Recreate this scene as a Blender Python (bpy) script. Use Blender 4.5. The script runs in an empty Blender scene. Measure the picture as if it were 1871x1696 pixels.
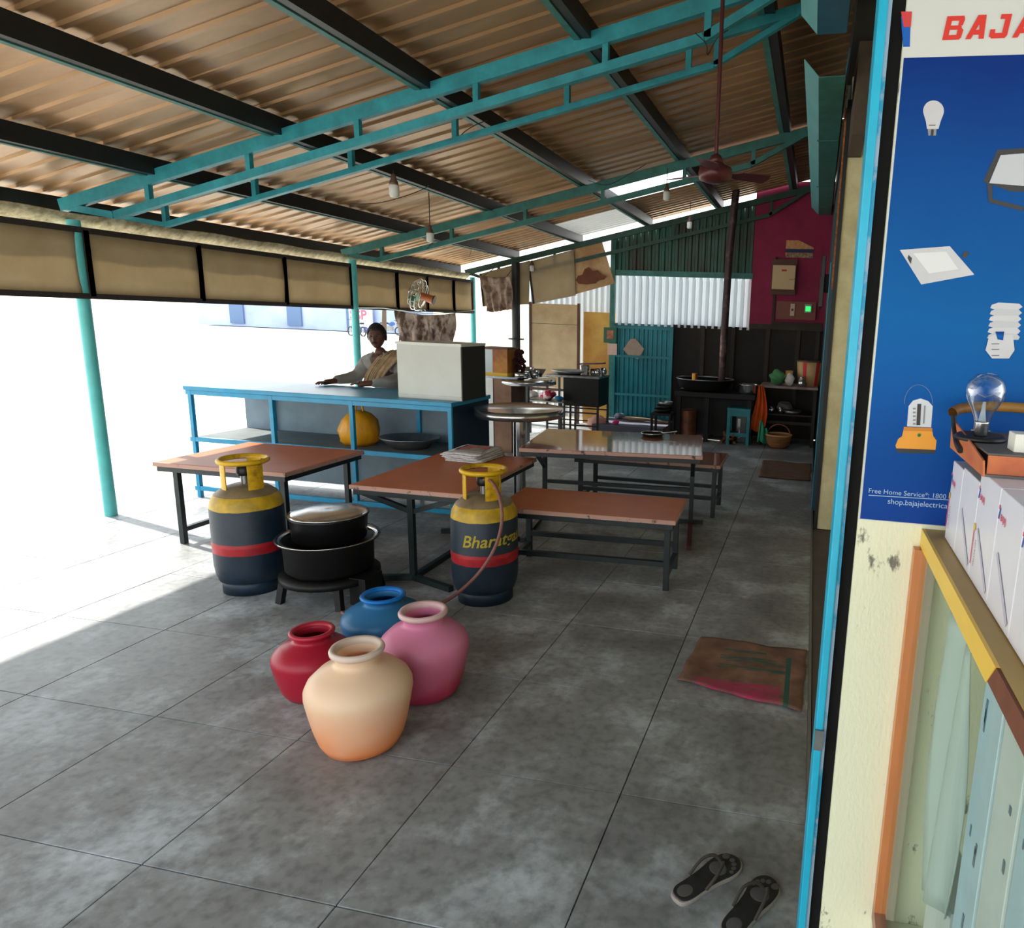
import bpy, bmesh, math, random
from mathutils import Vector, Matrix, Euler
random.seed(7)
S = bpy.context.scene
COL = S.collection
R = math.radians
# ------------------------------------------------------------------ camera
F, PITCH, ROLL, YAW, HC = 1270.0, 11.6, 2.24, 10.63, 1.65
CX, CY, W, H = 1235.0, 848.0, 1871, 1696
_p, _r, _y = R(PITCH), R(ROLL), R(YAW)
FW = Vector((-math.sin(_y)*math.cos(_p), math.cos(_y)*math.cos(_p), -math.sin(_p)))
_rt = Vector((math.cos(_y), math.sin(_y), 0)); _up = _rt.cross(FW)
RT = math.cos(_r)*_rt + math.sin(_r)*_up
UP = -math.sin(_r)*_rt + math.cos(_r)*_up
CAM = Vector((0, 0, HC))
cd = bpy.data.cameras.new('camera'); cam = bpy.data.objects.new('camera', cd); COL.objects.link(cam)
m3 = Matrix((RT, UP, -FW)).transposed()
cam.matrix_world = Matrix.Translation(CAM) @ m3.to_4x4()
cd.sensor_fit = 'HORIZONTAL'; cd.sensor_width = 36.0; cd.lens = F/W*36.0
cd.shift_x = (W/2-CX)/W; cd.shift_y = (CY-H/2)/W
cd.clip_start = 0.05; cd.clip_end = 400
S.camera = cam

def at(x, y, Y):                      # point seen at pixel x,y that lies at depth Y (metres)
    d = FW + (x-CX)/F*RT - (y-CY)/F*UP
    return CAM + d*(Y/d.y)
def fl(x, y, z=0.0):                  # point seen at pixel x,y that lies at height z
    d = FW + (x-CX)/F*RT - (y-CY)/F*UP
    return CAM + d*((z-HC)/d.z)
# ------------------------------------------------------------------ world, sun, exposure
w = bpy.data.worlds.new('world'); S.world = w; w.use_nodes = True
nt = w.node_tree; nt.nodes.clear()
bg = nt.nodes.new('ShaderNodeBackground'); out = nt.nodes.new('ShaderNodeOutputWorld')
tc = nt.nodes.new('ShaderNodeTexCoord'); sx = nt.nodes.new('ShaderNodeSeparateXYZ'); cr = nt.nodes.new('ShaderNodeValToRGB')
nt.links.new(tc.outputs['Generated'], sx.inputs[0]); nt.links.new(sx.outputs['Z'], cr.inputs[0])
cr.color_ramp.elements[0].position = 0.0; cr.color_ramp.elements[0].color = (1.0, 0.99, 0.95, 1)
cr.color_ramp.elements[1].position = 0.6; cr.color_ramp.elements[1].color = (0.80, 0.92, 1.0, 1)
nt.links.new(cr.outputs[0], bg.inputs[0]); bg.inputs[1].default_value = 1.55
nt.links.new(bg.outputs[0], out.inputs[0])
sd = bpy.data.lights.new('sun', 'SUN'); so = bpy.data.objects.new('sun', sd); COL.objects.link(so)
sd.energy = 5.5; sd.angle = R(1.0); sd.color = (1.0, 0.95, 0.86)
so.rotation_euler = Vector((-0.75, 0.20, 0.72)).to_track_quat('Z', 'Y').to_euler()
so.location = (-10, 10, 20)
S.view_settings.view_transform = 'Standard'; S.view_settings.look = 'None'
S.view_settings.exposure = 1.0; S.view_settings.gamma = 1.0
S.view_settings.use_curve_mapping = False
# ------------------------------------------------------------------ materials
def lin(c):
    return tuple((v/255/12.92 if v/255 <= .04045 else ((v/255+.055)/1.055)**2.4) for v in c)
def M(name, col, rough=.55, metal=0.0, var=0.0, scale=6.0, col2=None, bump=0.0, bscale=60.0, trans=0.0, sub=0.0,
      translucent=0.0, emit=0.0, ior=1.45, stretch=None, fac=(.35, .65), world=False, spec=None, coat=0.0, alpha=1.0):
    m = bpy.data.materials.new(name); m.use_nodes = True
    t = m.node_tree; b = t.nodes['Principled BSDF']; L = t.links.new
    c = lin(col)
    b.inputs['Base Color'].default_value = (*c, 1)
    b.inputs['Roughness'].default_value = rough; b.inputs['Metallic'].default_value = metal
    b.inputs['IOR'].default_value = ior
    if spec is not None: b.inputs['Specular IOR Level'].default_value = spec
    if coat: b.inputs['Coat Weight'].default_value = coat
    if trans: b.inputs['Transmission Weight'].default_value = trans
    if sub:
        b.inputs['Subsurface Weight'].default_value = sub; b.inputs['Subsurface Scale'].default_value = .05
    if alpha < 1: b.inputs['Alpha'].default_value = alpha
    if emit:
        b.inputs['Emission Color'].default_value = (*c, 1); b.inputs['Emission Strength'].default_value = emit
    src = None
    if var or col2 or bump:
        if world:
            g = t.nodes.new('ShaderNodeNewGeometry'); src = g.outputs['Position']
        else:
            g = t.nodes.new('ShaderNodeTexCoord'); src = g.outputs['Object']
        if stretch:
            mp = t.nodes.new('ShaderNodeMapping'); mp.inputs['Scale'].default_value = stretch
            L(src, mp.inputs[0]); src = mp.outputs[0]
    if var or col2:
        n = t.nodes.new('ShaderNodeTexNoise'); n.inputs['Scale'].default_value = scale
        n.inputs['Detail'].default_value = 8; n.inputs['Roughness'].default_value = .65
        L(src, n.inputs['Vector'])
        r = t.nodes.new('ShaderNodeValToRGB'); e = r.color_ramp.elements
        e[0].position, e[1].position = fac
        if col2: c2 = lin(col2)
        else: c2 = tuple(v*(1-var) for v in c)
        e[0].color = (*c2, 1); e[1].color = (*c, 1)
        L(n.outputs['Fac'], r.inputs[0]); L(r.outputs[0], b.inputs['Base Color'])
        if emit: L(r.outputs[0], b.inputs['Emission Color'])
    if bump:
        n2 = t.nodes.new('ShaderNodeTexNoise'); n2.inputs['Scale'].default_value = bscale; n2.inputs['Detail'].default_value = 5
        L(src, n2.inputs['Vector'])
        bp = t.nodes.new('ShaderNodeBump'); bp.inputs['Strength'].default_value = bump; bp.inputs['Distance'].default_value = .01
        L(n2.outputs['Fac'], bp.inputs['Height']); L(bp.outputs[0], b.inputs['Normal'])
    if translucent:
        tr = t.nodes.new('ShaderNodeBsdfTranslucent'); tr.inputs[0].default_value = (*c, 1)
        mx = t.nodes.new('ShaderNodeMixShader'); mx.inputs[0].default_value = translucent
        o = t.nodes['Material Output']
        L(b.outputs[0], mx.inputs[1]); L(tr.outputs[0], mx.inputs[2]); L(mx.outputs[0], o.inputs['Surface'])
    return m
def bandmat(name, axis, stops, rough=.6, noise=0.0, nscale=20, coord='Generated', metal=0.0):
    """bands of constant colour along one axis of the thing's own bounding box"""
    m = bpy.data.materials.new(name); m.use_nodes = True
    t = m.node_tree; b = t.nodes['Principled BSDF']; L = t.links.new
    b.inputs['Roughness'].default_value = rough; b.inputs['Metallic'].default_value = metal
    g = t.nodes.new('ShaderNodeTexCoord'); s = t.nodes.new('ShaderNodeSeparateXYZ'); L(g.outputs[coord], s.inputs[0])
    v = s.outputs['XYZ'.index(axis)]
    if noise:
        n = t.nodes.new('ShaderNodeTexNoise'); n.inputs['Scale'].default_value = nscale; n.inputs['Detail'].default_value = 6
        L(g.outputs['Object'], n.inputs['Vector'])
        a = t.nodes.new('ShaderNodeMath'); a.operation = 'MULTIPLY_ADD'; a.inputs[1].default_value = noise; a.inputs[2].default_value = -noise/2
        L(n.outputs['Fac'], a.inputs[0]); ad = t.nodes.new('ShaderNodeMath'); ad.operation = 'ADD'
        L(v, ad.inputs[0]); L(a.outputs[0], ad.inputs[1]); v = ad.outputs[0]
    r = t.nodes.new('ShaderNodeValToRGB'); r.color_ramp.interpolation = 'CONSTANT'
    e = r.color_ramp.elements
    e[0].position = 0; e[0].color = (*lin(stops[0][1]), 1)
    e[1].position = stops[1][0]; e[1].color = (*lin(stops[1][1]), 1)
    for p, c in stops[2:]:
        x = e.new(p); x.color = (*lin(c), 1)
    L(v, r.inputs[0])
    src = r.outputs[0]
    n3 = t.nodes.new('ShaderNodeTexNoise'); n3.inputs['Scale'].default_value = 14; n3.inputs['Detail'].default_value = 8
    L(g.outputs['Object'], n3.inputs['Vector'])
    mp = t.nodes.new('ShaderNodeMapRange'); mp.inputs['From Min'].default_value = .3; mp.inputs['From Max'].default_value = .7
    mp.inputs['To Min'].default_value = .55; mp.inputs['To Max'].default_value = 1.1
    L(n3.outputs['Fac'], mp.inputs['Value'])
    mx = t.nodes.new('ShaderNodeMix'); mx.data_type = 'RGBA'; mx.blend_type = 'MULTIPLY'; mx.inputs[0].default_value = 1
    L(src, mx.inputs[6]); L(mp.outputs[0], mx.inputs[7]); L(mx.outputs[2], b.inputs['Base Color'])
    return m
TEAL = M('teal paint', (52, 148, 160), .42, var=.35, scale=9, world=True)
TEALD = M('old teal paint', (56, 120, 112), .5, var=.4, scale=9, world=True)
BLACKM = M('black painted steel', (28, 29, 31), .45, var=.4, scale=12)
FRAME = M('dark green steel tube', (34, 44, 46), .38, var=.4, scale=18)
RUSTF = M('red oxide steel', (88, 46, 40), .6, var=.4, scale=20)
CYAN = M('bright cyan enamel', (40, 178, 214), .35, var=.12, scale=8)
BLUEC = M('counter blue paint', (30, 146, 190), .3, var=.25, scale=7)
NAVY = M('dark navy panel', (12, 42, 66), .45, var=.3, scale=5)
GREYP = M('grey back board', (112, 130, 142), .6, var=.25, scale=4)
STEEL = M('brushed stainless steel', (205, 206, 208), .18, .95, var=.12, scale=9, bump=.04, bscale=90)
DSTEEL = M('dull aluminium', (150, 152, 152), .35, .85, var=.3, scale=14)
SOOT = M('sooty metal', (20, 19, 19), .55, .3, var=.4, scale=14)
LAM = M('brown laminate', (186, 102, 54), .42, var=.16, scale=5, spec=.3, bump=.03, bscale=12)
LAM2 = M('brown laminate worn', (160, 106, 84), .09, var=.16, scale=5, coat=.5, bump=.03, bscale=12)
LEDGE = M('chipped pink laminate edge', (178, 140, 126), .6, col2=(70, 48, 40), scale=17, fac=(.34, .42))
CREAM = M('cream wall paint', (226, 218, 176), .8, col2=(196, 184, 140), scale=3.5, bump=.15, bscale=90, world=True, fac=(.3, .6))
# ------------------------------------------------------------------ mesh helpers
def tag(o, label=None, cat=None, group=None, kind=None):
    if label: o['label'] = label
    if cat: o['category'] = cat
    if group: o['group'] = group
    if kind: o['kind'] = kind
    return o
def empty(name, loc=(0, 0, 0), label=None, cat=None, group=None, rz=0):
    o = bpy.data.objects.new(name, None); COL.objects.link(o); o.location = loc; o.rotation_euler = (0, 0, rz)
    o.empty_display_size = .1
    return tag(o, label, cat, group)
def frame_for(d):
    d = d.normalized(); a = Vector((0, 0, 1)) if abs(d.z) < .95 else Vector((1, 0, 0))
    s = d.cross(a).normalized(); return s, s.cross(d).normalized()
class MB:
    def __init__(s): s.v = []; s.f = []; s.sm = []
    def add(s, v, f, smooth=False):
        n = len(s.v); s.v += [tuple(p) for p in v]; s.f += [tuple(i+n for i in q) for q in f]; s.sm += [smooth]*len(f); return s
    def box(s, c, d, rz=0, m=None):
        x, y, z = (a/2 for a in d)
        v = [Vector(p) for p in ((-x,-y,-z),(x,-y,-z),(x,y,-z),(-x,y,-z),(-x,-y,z),(x,-y,z),(x,y,z),(-x,y,z))]
        rm = m if m is not None else Matrix.Rotation(rz, 3, 'Z')
        v = [rm @ p + Vector(c) for p in v]
        return s.add(v, [(0,3,2,1),(4,5,6,7),(0,1,5,4),(1,2,6,5),(2,3,7,6),(3,0,4,7)])
    def span(s, a, b):
        a, b = Vector(a), Vector(b)
        return s.box((a+b)/2, [abs(q) for q in (b-a)])
    def bar(s, a, b, w=.03, h=.03):
        a, b = Vector(a), Vector(b); u, t = frame_for(b-a); u = u*w/2; t = t*h/2
        v = [a-u-t, a+u-t, a+u+t, a-u+t, b-u-t, b+u-t, b+u+t, b-u+t]
        return s.add(v, [(0,3,2,1),(4,5,6,7),(0,1,5,4),(1,2,6,5),(2,3,7,6),(3,0,4,7)])
    def tube(s, pts, r=.01, n=10, cap=True):
        pts = [Vector(p) for p in pts]; v = []; f = []; u0 = None
        for i, p in enumerate(pts):
            d = (pts[min(i+1, len(pts)-1)]-pts[max(i-1, 0)]).normalized()
            if u0 is None: u, t = frame_for(d)
            else:
                u = (u0 - d*u0.dot(d)).normalized(); t = u.cross(d)
            u0 = u; rr = r[i] if isinstance(r, (list, tuple)) else r
            for k in range(n):
                a = 2*math.pi*k/n; v.append(p+u*math.cos(a)*rr+t*math.sin(a)*rr)
        for i in range(len(pts)-1):
            for k in range(n):
                a, b = i*n+k, i*n+(k+1) % n; f.append((a, b, b+n, a+n))
        s.add(v, f, True)
        if cap:
            s.add(v[:n], [tuple(range(n))[::-1]]); s.add(v[-n:], [tuple(range(n))])
        return s
    def lathe(s, prof, c=(0, 0, 0), n=32, sx=1, sy=1, m=None):
        v = []; f = []; c = Vector(c); k = len(prof)
        for i in range(n):
            a = 2*math.pi*i/n
            for r, z in prof:
                p = Vector((r*math.cos(a)*sx, r*math.sin(a)*sy, z)); v.append((m @ p if m is not None else p)+c)
        for i in range(n):
            j = (i+1) % n
            for q in range(k-1):
                f.append((i*k+q, j*k+q, j*k+q+1, i*k+q+1))
        return s.add(v, f, True)
    def ball(s, c, r, n=16, sc=(1, 1, 1)):
        prof = [(max(r*math.sin(math.pi*i/(n//2)), 1e-5), -r*math.cos(math.pi*i/(n//2))) for i in range(n//2+1)]
        k = len(s.v); s.lathe(prof, (0, 0, 0), n)
        for i in range(k, len(s.v)):
            p = s.v[i]; s.v[i] = (p[0]*sc[0]+c[0], p[1]*sc[1]+c[1], p[2]*sc[2]+c[2])
        return s
    def prism(s, poly, off):                 # closed polygon extruded by a vector
        off = Vector(off); poly = [Vector(p) for p in poly]; n = len(poly)
        v = poly + [p+off for p in poly]
        return s.add(v, [tuple(range(n))[::-1], tuple(range(n, 2*n))]+[(i, (i+1) % n, n+(i+1) % n, n+i) for i in range(n)])
    def grid(s, fn, nu, nv, smooth=True, thick=0.0):
        v = [Vector(fn(i/nu, j/nv)) for j in range(nv+1) for i in range(nu+1)]
        f = [(j*(nu+1)+i, j*(nu+1)+i+1, (j+1)*(nu+1)+i+1, (j+1)*(nu+1)+i) for j in range(nv) for i in range(nu)]
        s.add(v, f, smooth); s.th = thick
        return s
    def build(s, name, mat, parent=None, bevel=0.0, solid=0.0, loc=None, sub=0):
        me = bpy.data.meshes.new(name); me.from_pydata(s.v, [], s.f); me.update()
        bm = bmesh.new(); bm.from_mesh(me)
        if not solid: bmesh.ops.recalc_face_normals(bm, faces=bm.faces)
        bm.to_mesh(me); bm.free()
        me.polygons.foreach_set('use_smooth', s.sm)
        me.materials.append(mat); o = bpy.data.objects.new(name, me); COL.objects.link(o)
        if parent is not None: o.parent = parent
        if loc is not None: o.location = loc
        if solid:
            d = o.modifiers.new('solid', 'SOLIDIFY'); d.thickness = solid; d.offset = 0
        if bevel:
            d = o.modifiers.new('bevel', 'BEVEL'); d.width = bevel; d.segments = 2; d.limit_method = 'ANGLE'
        if sub:
            d = o.modifiers.new('sub', 'SUBSURF'); d.levels = sub; d.render_levels = sub
        return o
def copy_tree(o, parent=None):
    c = o.copy(); COL.objects.link(c); c.parent = parent
    for ch in list(o.children): copy_tree(ch, c)
    return c
def text_mesh(txt, size, shear=0, offset=0.0, extrude=0.0, space=1.0):
    cu = bpy.data.curves.new('lettering', 'FONT'); cu.body = txt; cu.size = size; cu.shear = shear; cu.offset = offset
    cu.extrude = extrude; cu.space_character = space; cu.resolution_u = 4
    ob = bpy.data.objects.new('lettering', cu); COL.objects.link(ob)
    bpy.context.view_layer.update()
    me = bpy.data.meshes.new_from_object(ob.evaluated_get(bpy.context.evaluated_depsgraph_get()))
    v = [Vector(p.co) for p in me.vertices]; f = [tuple(p.vertices) for p in me.polygons]
    bpy.data.objects.remove(ob); bpy.data.curves.remove(cu); bpy.data.meshes.remove(me)
    return v, f
# ================================================================== THE SETTING
# floor slab with its 65 cm stone tiles
def noise_floor():
    m = bpy.data.materials.new('grey polished floor stone'); m.use_nodes = True
    t = m.node_tree; b = t.nodes['Principled BSDF']; L = t.links.new
    g = t.nodes.new('ShaderNodeNewGeometry')
    n = t.nodes.new('ShaderNodeTexNoise'); n.inputs['Scale'].default_value = 2.2; n.inputs['Detail'].default_value = 10; n.inputs['Roughness'].default_value = .68
    L(g.outputs['Position'], n.inputs['Vector'])
    r = t.nodes.new('ShaderNodeValToRGB'); e = r.color_ramp.elements
    e[0].position = .33; e[0].color = (*lin((110, 111, 112)), 1); e[1].position = .66; e[1].color = (*lin((182, 190, 195)), 1)
    x = e.new(.5); x.color = (*lin((136, 138, 139)), 1)
    L(n.outputs['Fac'], r.inputs[0])
    v = t.nodes.new('ShaderNodeTexNoise'); v.inputs['Scale'].default_value = 26; v.inputs['Detail'].default_value = 4
    L(g.outputs['Position'], v.inputs['Vector'])
    r2 = t.nodes.new('ShaderNodeValToRGB'); r2.color_ramp.elements[0].position = .2; r2.color_ramp.elements[0].color = (.55, .55, .55, 1)
    r2.color_ramp.elements[1].position = .55; r2.color_ramp.elements[1].color = (1, 1, 1, 1); L(v.outputs['Fac'], r2.inputs[0])
    oi = t.nodes.new('ShaderNodeObjectInfo'); mr = t.nodes.new('ShaderNodeMapRange'); mr.inputs['To Min'].default_value = .9; mr.inputs['To Max'].default_value = 1.06
    L(oi.outputs['Random'], mr.inputs['Value'])
    mx = t.nodes.new('ShaderNodeMix'); mx.data_type = 'RGBA'; mx.blend_type = 'MULTIPLY'; mx.inputs[0].default_value = 1
    L(r.outputs[0], mx.inputs[6]); L(r2.outputs[0], mx.inputs[7])
    m2 = t.nodes.new('ShaderNodeMix'); m2.data_type = 'RGBA'; m2.blend_type = 'MULTIPLY'; m2.inputs[0].default_value = 1
    L(mx.outputs[2], m2.inputs[6]); L(mr.outputs[0], m2.inputs[7]); L(m2.outputs[2], b.inputs['Base Color'])
    rr = t.nodes.new('ShaderNodeMapRange'); rr.inputs['To Min'].default_value = .28; rr.inputs['To Max'].default_value = .6
    L(n.outputs['Fac'], rr.inputs['Value']); L(rr.outputs[0], b.inputs['Roughness'])
    return m
STONE = noise_floor()
floor = MB().span((-5.6, -1.2, -.14), (.86, 10.5, -.022)).build('floor', M('floor grout bed', (52, 50, 48), .9))
tag(floor, kind='structure')
tb = MB().box((0, 0, -.011), (.646, .646, .022)); tile0 = None
xs = [-.55 - .65*k for k in range(-1, 8)]
ys = [2.115 + .65*k for k in range(-5, 13)]
for x in xs:
    for y in ys:
        if tile0 is None:
            tile0 = tb.build('tile', STONE, floor, bevel=.0015); o = tile0
        else:
            o = tile0.copy(); COL.objects.link(o)
        cxx, cyy = x-.325, y+.325
        o.location = (cxx, cyy, random.uniform(-.0006, .0006))
# threshold strip on the right of the tiles
st = MB().span((.115, 1.0, -.022), (.86, 5.70, -.004)).build('trim_1', M('brown cement threshold', (92, 84, 80), .7, var=.25, scale=5, world=True)); tag(st, kind='structure')
st = MB().span((.098, 1.0, -.022), (.112, 10.4, .004)).build('trim_2', M('pale metal floor strip', (118, 116, 114), .45, var=.2, scale=9)); tag(st, kind='structure')
# ground outside
g = MB().span((-95, -20, -.30), (-5.62, 90, -.05)).build('ground', M('sun bleached concrete yard', (214, 208, 196), .9, var=.15, scale=.7, world=True)); tag(g, kind='structure')
g = MB().span((-5.62, 10.52, -.30), (30, 90, -.05)).build('ground', M('yard earth', (206, 198, 180), .9, var=.15, scale=.7, world=True)); tag(g, kind='structure')
g = MB().span((-5.62, -20, -.30), (30, -1.22, -.05)).build('ground', M('street apron', (196, 190, 178), .9, var=.15, scale=.7, world=True)); tag(g, kind='structure')

# ---- roof: corrugated sheets on purlins and trusses
SL = .241
def rz(x, off=0.0): return 3.551 + SL*x + off
ROOF = M('brown corrugated roofing', (186, 146, 106), .33, .35, col2=(156, 122, 86), scale=1.6, stretch=(.6, 1.4, 1), world=True)
ceil = empty('ceiling'); tag(ceil, kind='structure')
def sheet_mb(x0, x1, wy, pitch=.175, depth=.013):
    prof = []; y = 0
    while y < wy-1e-6:
        prof += [(y, 0), (y+pitch*.66, 0), (y+pitch*.74, -depth), (y+pitch*.92, -depth)]
        y += pitch
    prof.append((wy, 0))
    mb = MB(); v = []; k = len(prof)
    for x in (x0, x1):
        for yy, zz in prof: v.append((x, yy, SL*x+zz))
    mb.add(v, [(i, i+1, k+i+1, k+i) for i in range(k-1)])
    return mb
Z0 = 3.551+.185
sh0 = None
y = -.70
while y < 7.5:
    if sh0 is None: sh0 = sheet_mb(-5.68, .14, 1.08).build('roof_sheet', ROOF, ceil); o = sh0
    else: o = sh0.copy(); COL.objects.link(o)
    o.location = (0, y, Z0 + random.uniform(-.004, .004)); y += 1.05
RIBGLINT = M('pale sheet for rib glints', (200, 200, 196), .4, translucent=.10)  # bright reflections on the roof ribs, painted in as a pale sheet
bays = [(-5.68, -4.53), (-4.55, -3.52), (-3.54, -2.45), (-2.47, -1.43), (-1.44, -.40), (-.41, .14)]
for bi, (a, b) in enumerate(bays):
    sm = None
    for yy in ((7.82 if bi != 3 else 8.95, 1.28 if bi != 3 else 1.05), (9.13, 1.25)):
        if bi == 3 and yy[0] > 9: yy = (9.95, .43)
        mt = RIBGLINT if (bi == 2 and yy[0] > 9) else ROOF
        o = sheet_mb(a, b, yy[1], .14).build('roof_sheet', mt, ceil); o.location = (0, yy[0], Z0-.03)
PX = [-.407, -1.435, -2.465, -3.530, -4.541, -5.52]
for k, x in enumerate(PX):
    p = empty('roof_purlin', (x, 0, rz(x)+.095), ('black steel purlin under the roof, %s' %
        ['rightmost, beside the wall', 'second from the right wall', 'middle one right of the post', 'over the bench side', 'over the orange table side', 'leftmost at the eave'][k]), 'purlin')
    MB().span((-.03, -.7, -.055), (.03, 10.4, .055)).build('channel', BLACKM, p)
    o = MB().span((-.075, -.7, -.062), (-.032, 10.4, -.050)).build('flange', TEALD if k != 1 else TEALD, p); tag(o, 'teal painted bottom flange')
def truss(Y, label, top=.07, gap=.15, knee=None, mat=TEAL, end=-5.35, ww=.045, first=-4.85, step=.62, off=0.0, rend=.10):
    zt = lambda x: rz(x)+off
    t = empty('roof_truss', (0, Y, 0), label, 'truss')
    MB().bar((end, 0, zt(end)), (rend, 0, zt(rend)), ww, top).build('top_chord', mat, t)
    g2 = gap
    e2 = -.74
    MB().bar((end+.45, 0, zt(end+.45)-g2), (e2, 0, zt(e2)-g2), ww*.9, top*.62).build('bottom_chord', mat, t)
    MB().bar((end+.05, 0, zt(end+.05)-.02), (end+.45, 0, zt(end+.45)-g2), ww*.9, top*.55).build('end_brace', mat, t)
    MB().bar((e2, 0, zt(e2)-g2), (e2+.5, 0, zt(e2+.5)-.02), ww*.9, top*.55).build('knee_brace', mat, t)
    MB().bar((e2+.02, 0, zt(e2)-g2), (e2+.02, 0, zt(e2)-.01), ww*.9, .04).build('strut', mat, t)
    x = first; s0 = None
    while x < -.8:
        if s0 is None: s0 = MB().bar((0, 0, -g2+.01+off), (0, 0, -.02+off), ww*.8, .035).build('strut', mat, t); s0.data = s0.data; o = s0
        else: o = s0.copy(); COL.objects.link(o)
        o.location = (x, 0, rz(x)); x += step
        if gap > .3: pass
    return t
truss(4.30, 'nearest thick teal roof truss crossing the top of the room', top=.085, gap=.17, first=-4.6, step=.82, off=.03, rend=-.15)
truss(4.70, 'second teal roof truss just behind the thick nearest one', top=.06, gap=.17, first=-4.9, step=.80, off=.02, rend=-.15)
truss(7.37, 'green teal truss across the middle of the roof above the counter corner', top=.085, gap=.17, mat=TEALD, first=-4.85, step=.86)
truss(10.28, 'dark green truss at the far end above the corrugated wall', top=.08, gap=.22, mat=M('dark green paint', (40, 74, 66), .55, var=.4, scale=8), first=-4.8, step=.9)
# posts
def post(x, y, z1, r, mat, label, z0=0.0):
    o = MB().tube([(x, y, z0), (x, y, z1)], r, 16).build('roof_post', mat); tag(o, label, 'post'); return o
LT = M('pale teal post paint', (88, 186, 184), .45, var=.25, scale=4)
post(-5.23, 7.37, rz(-5.25)-.09, .042, LT, 'pale teal round post at the counter\'s left behind the man', -.05)
post(-5.25, 10.30, rz(-5.25)-.09, .042, LT, 'pale teal round post at the far corner behind the grey cabinet', -.05)
post(-5.27, 4.30, rz(-5.25)-.09, .042, LT, 'pale teal round post nearest the camera at the open left side', -.05)
pp = empty('roof_post', (-4.47, 10.15, 0), 'thick dark metal pipe post between the round tables and the tan boards', 'post')
MB().tube([(0, 0, 0), (0, 0, 1.0)], .055, 16).build('lower_pipe', DSTEEL, pp)
MB().tube([(0, 0, 1.0), (0, 0, rz(-4.47)-.05)], .062, 16).build('upper_pipe', M('dark weathered pipe', (52, 54, 54), .5, .2, var=.3, scale=7), pp)
MB().lathe([(.01, 1.28), (.12, 1.28), (.12, 1.30), (.01, 1.30)], n=20).build('collar', BLACKM, pp)
# right side wall of the hall and the cream return wall
WR = M('grimy teal and grey wall', (70, 84, 84), .7, var=.4, scale=4, world=True)
o = MB().span((.135, 5.80, -.1), (.30, 10.5, 3.80)).build('wall_right', WR); tag(o, kind='structure')
o = MB().span((.137, 5.71, 0), (.87, 5.79, 3.80)).build('wall_return', CREAM); tag(o, kind='structure')
o = MB().span((.87, 1.62, -.1), (.97, 5.79, 3.62)).build('wall_side', CREAM); tag(o, kind='structure')
o = MB().span((.10, 1.50, 3.46), (1.6, 5.9, 3.9)).build('ceiling_slab', M('dark slab soffit', (40, 38, 36), .9, var=.3)); tag(o, kind='structure')
o = MB().bar((.131, 5.70, 0), (.131, 5.70, 3.3), .012, .03).build('trim_3', BLACKM); tag(o, kind='structure')
# back wall
GREENC = M('dark green corrugated sheet', (44, 88, 76), .5, .1, col2=(54, 50, 42), scale=3, stretch=(1, 1, .5), world=True, fac=(.35, .6))
TEALC = M('teal corrugated sheet', (22, 128, 142), .42, var=.3, scale=3, world=True)
CLEAR = M('clear ribbed plastic sheet', (204, 212, 218), .3, translucent=.24)
PINK = M('crimson wall paint', (146, 30, 70), .75, var=.3, scale=2.5, world=True, bump=.1, bscale=40)
back = empty('wall_back'); tag(back, kind='structure')
def ribbed(x0, x1, Y, zb, zt, mat, name, parent, pitch=.105, dep=.02, zt2=None, zb2=None):
    n = max(2, int(round((x1-x0)/pitch))); mb = MB(); pr = []
    for i in range(n):
        a = x0+(x1-x0)*i/n; q = (x1-x0)/n
        pr += [(a, 0), (a+q*.35, 0), (a+q*.5, -dep), (a+q*.85, -dep)]
    pr.append((x1, 0)); k = len(pr); v = []
    for lv in (0, 1):
        for x, d in pr:
            f = (x-x0)/(x1-x0); lo = zb+((zb2 if zb2 is not None else zb)-zb)*f; hi = zt+((zt2 if zt2 is not None else zt)-zt)*f
            v.append((x, Y+d, hi if lv else lo))
    mb.add(v, [(i, i+1, k+i+1, k+i) for i in range(k-1)])
    return mb.build(name, mat, parent)
BY = 10.45
for (a, b) in ((-3.01, -2.33), (-2.34, -1.64), (-1.66, -.94)):
    ribbed(a, b, BY, 2.30, rz(a)-.01, GREENC, 'corrugated_panel', back, zt2=rz(b)-.01)
for i, (a, b) in enumerate(((-2.99, -2.47), (-2.48, -1.96), (-1.97, -1.45), (-1.46, -.925))):
    o = ribbed(a, b, BY+.03, 1.56, 2.315, CLEAR, 'clear_panel', back, pitch=.105, dep=.055)
MB().span((-3.01, BY-.05, 2.29), (-.93, BY-.01, 2.37)).build('rail', TEALD, back)
MB().span((-3.06, BY-.07, 0), (-2.99, BY, 2.82)).build('corner_post', TEALD, back)
o = MB().span((-.945, BY-.04, 1.60), (.20, BY+.12, 3.62)).build('plaster_panel', PINK, back); tag(o, 'crimson painted plaster panel')
MB().span((-3.0, BY+.0, 1.545), (-.93, BY+.03, 1.59)).build('rail', TEALC, back)
o = MB().span((-2.09, BY-.02, 0), (.20, BY+.1, 1.60)).build('backing_board', M('sooty brown board', (40, 33, 29), .8, var=.35, scale=3), back); tag(o, 'soot blackened low backing wall')
MB().span((-.93, BY-.045, 1.585), (.12, BY-.0, 1.66)).build('ledge', M('dusty ledge', (62, 54, 46), .8, var=.3), back)
WOODD = M('blackened timber', (52, 42, 36), .7, var=.4, scale=8, stretch=(6, 6, .6))
for x in (-1.62, -1.17, -.66, -.22, .06):
    MB().span((x-.03, BY-.05, .1), (x+.03, BY-.02, 1.59)).build('batten', WOODD, back)
# crimson wall niches
MB().span((-.60, BY-.075, 1.66), (.10, BY-.045, 1.70)).build('ledge', WOODD, back)
MB().span((-.62, BY-.07, 1.66), (-.585, BY-.04, 2.60)).build('batten', WOODD, back)
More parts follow.
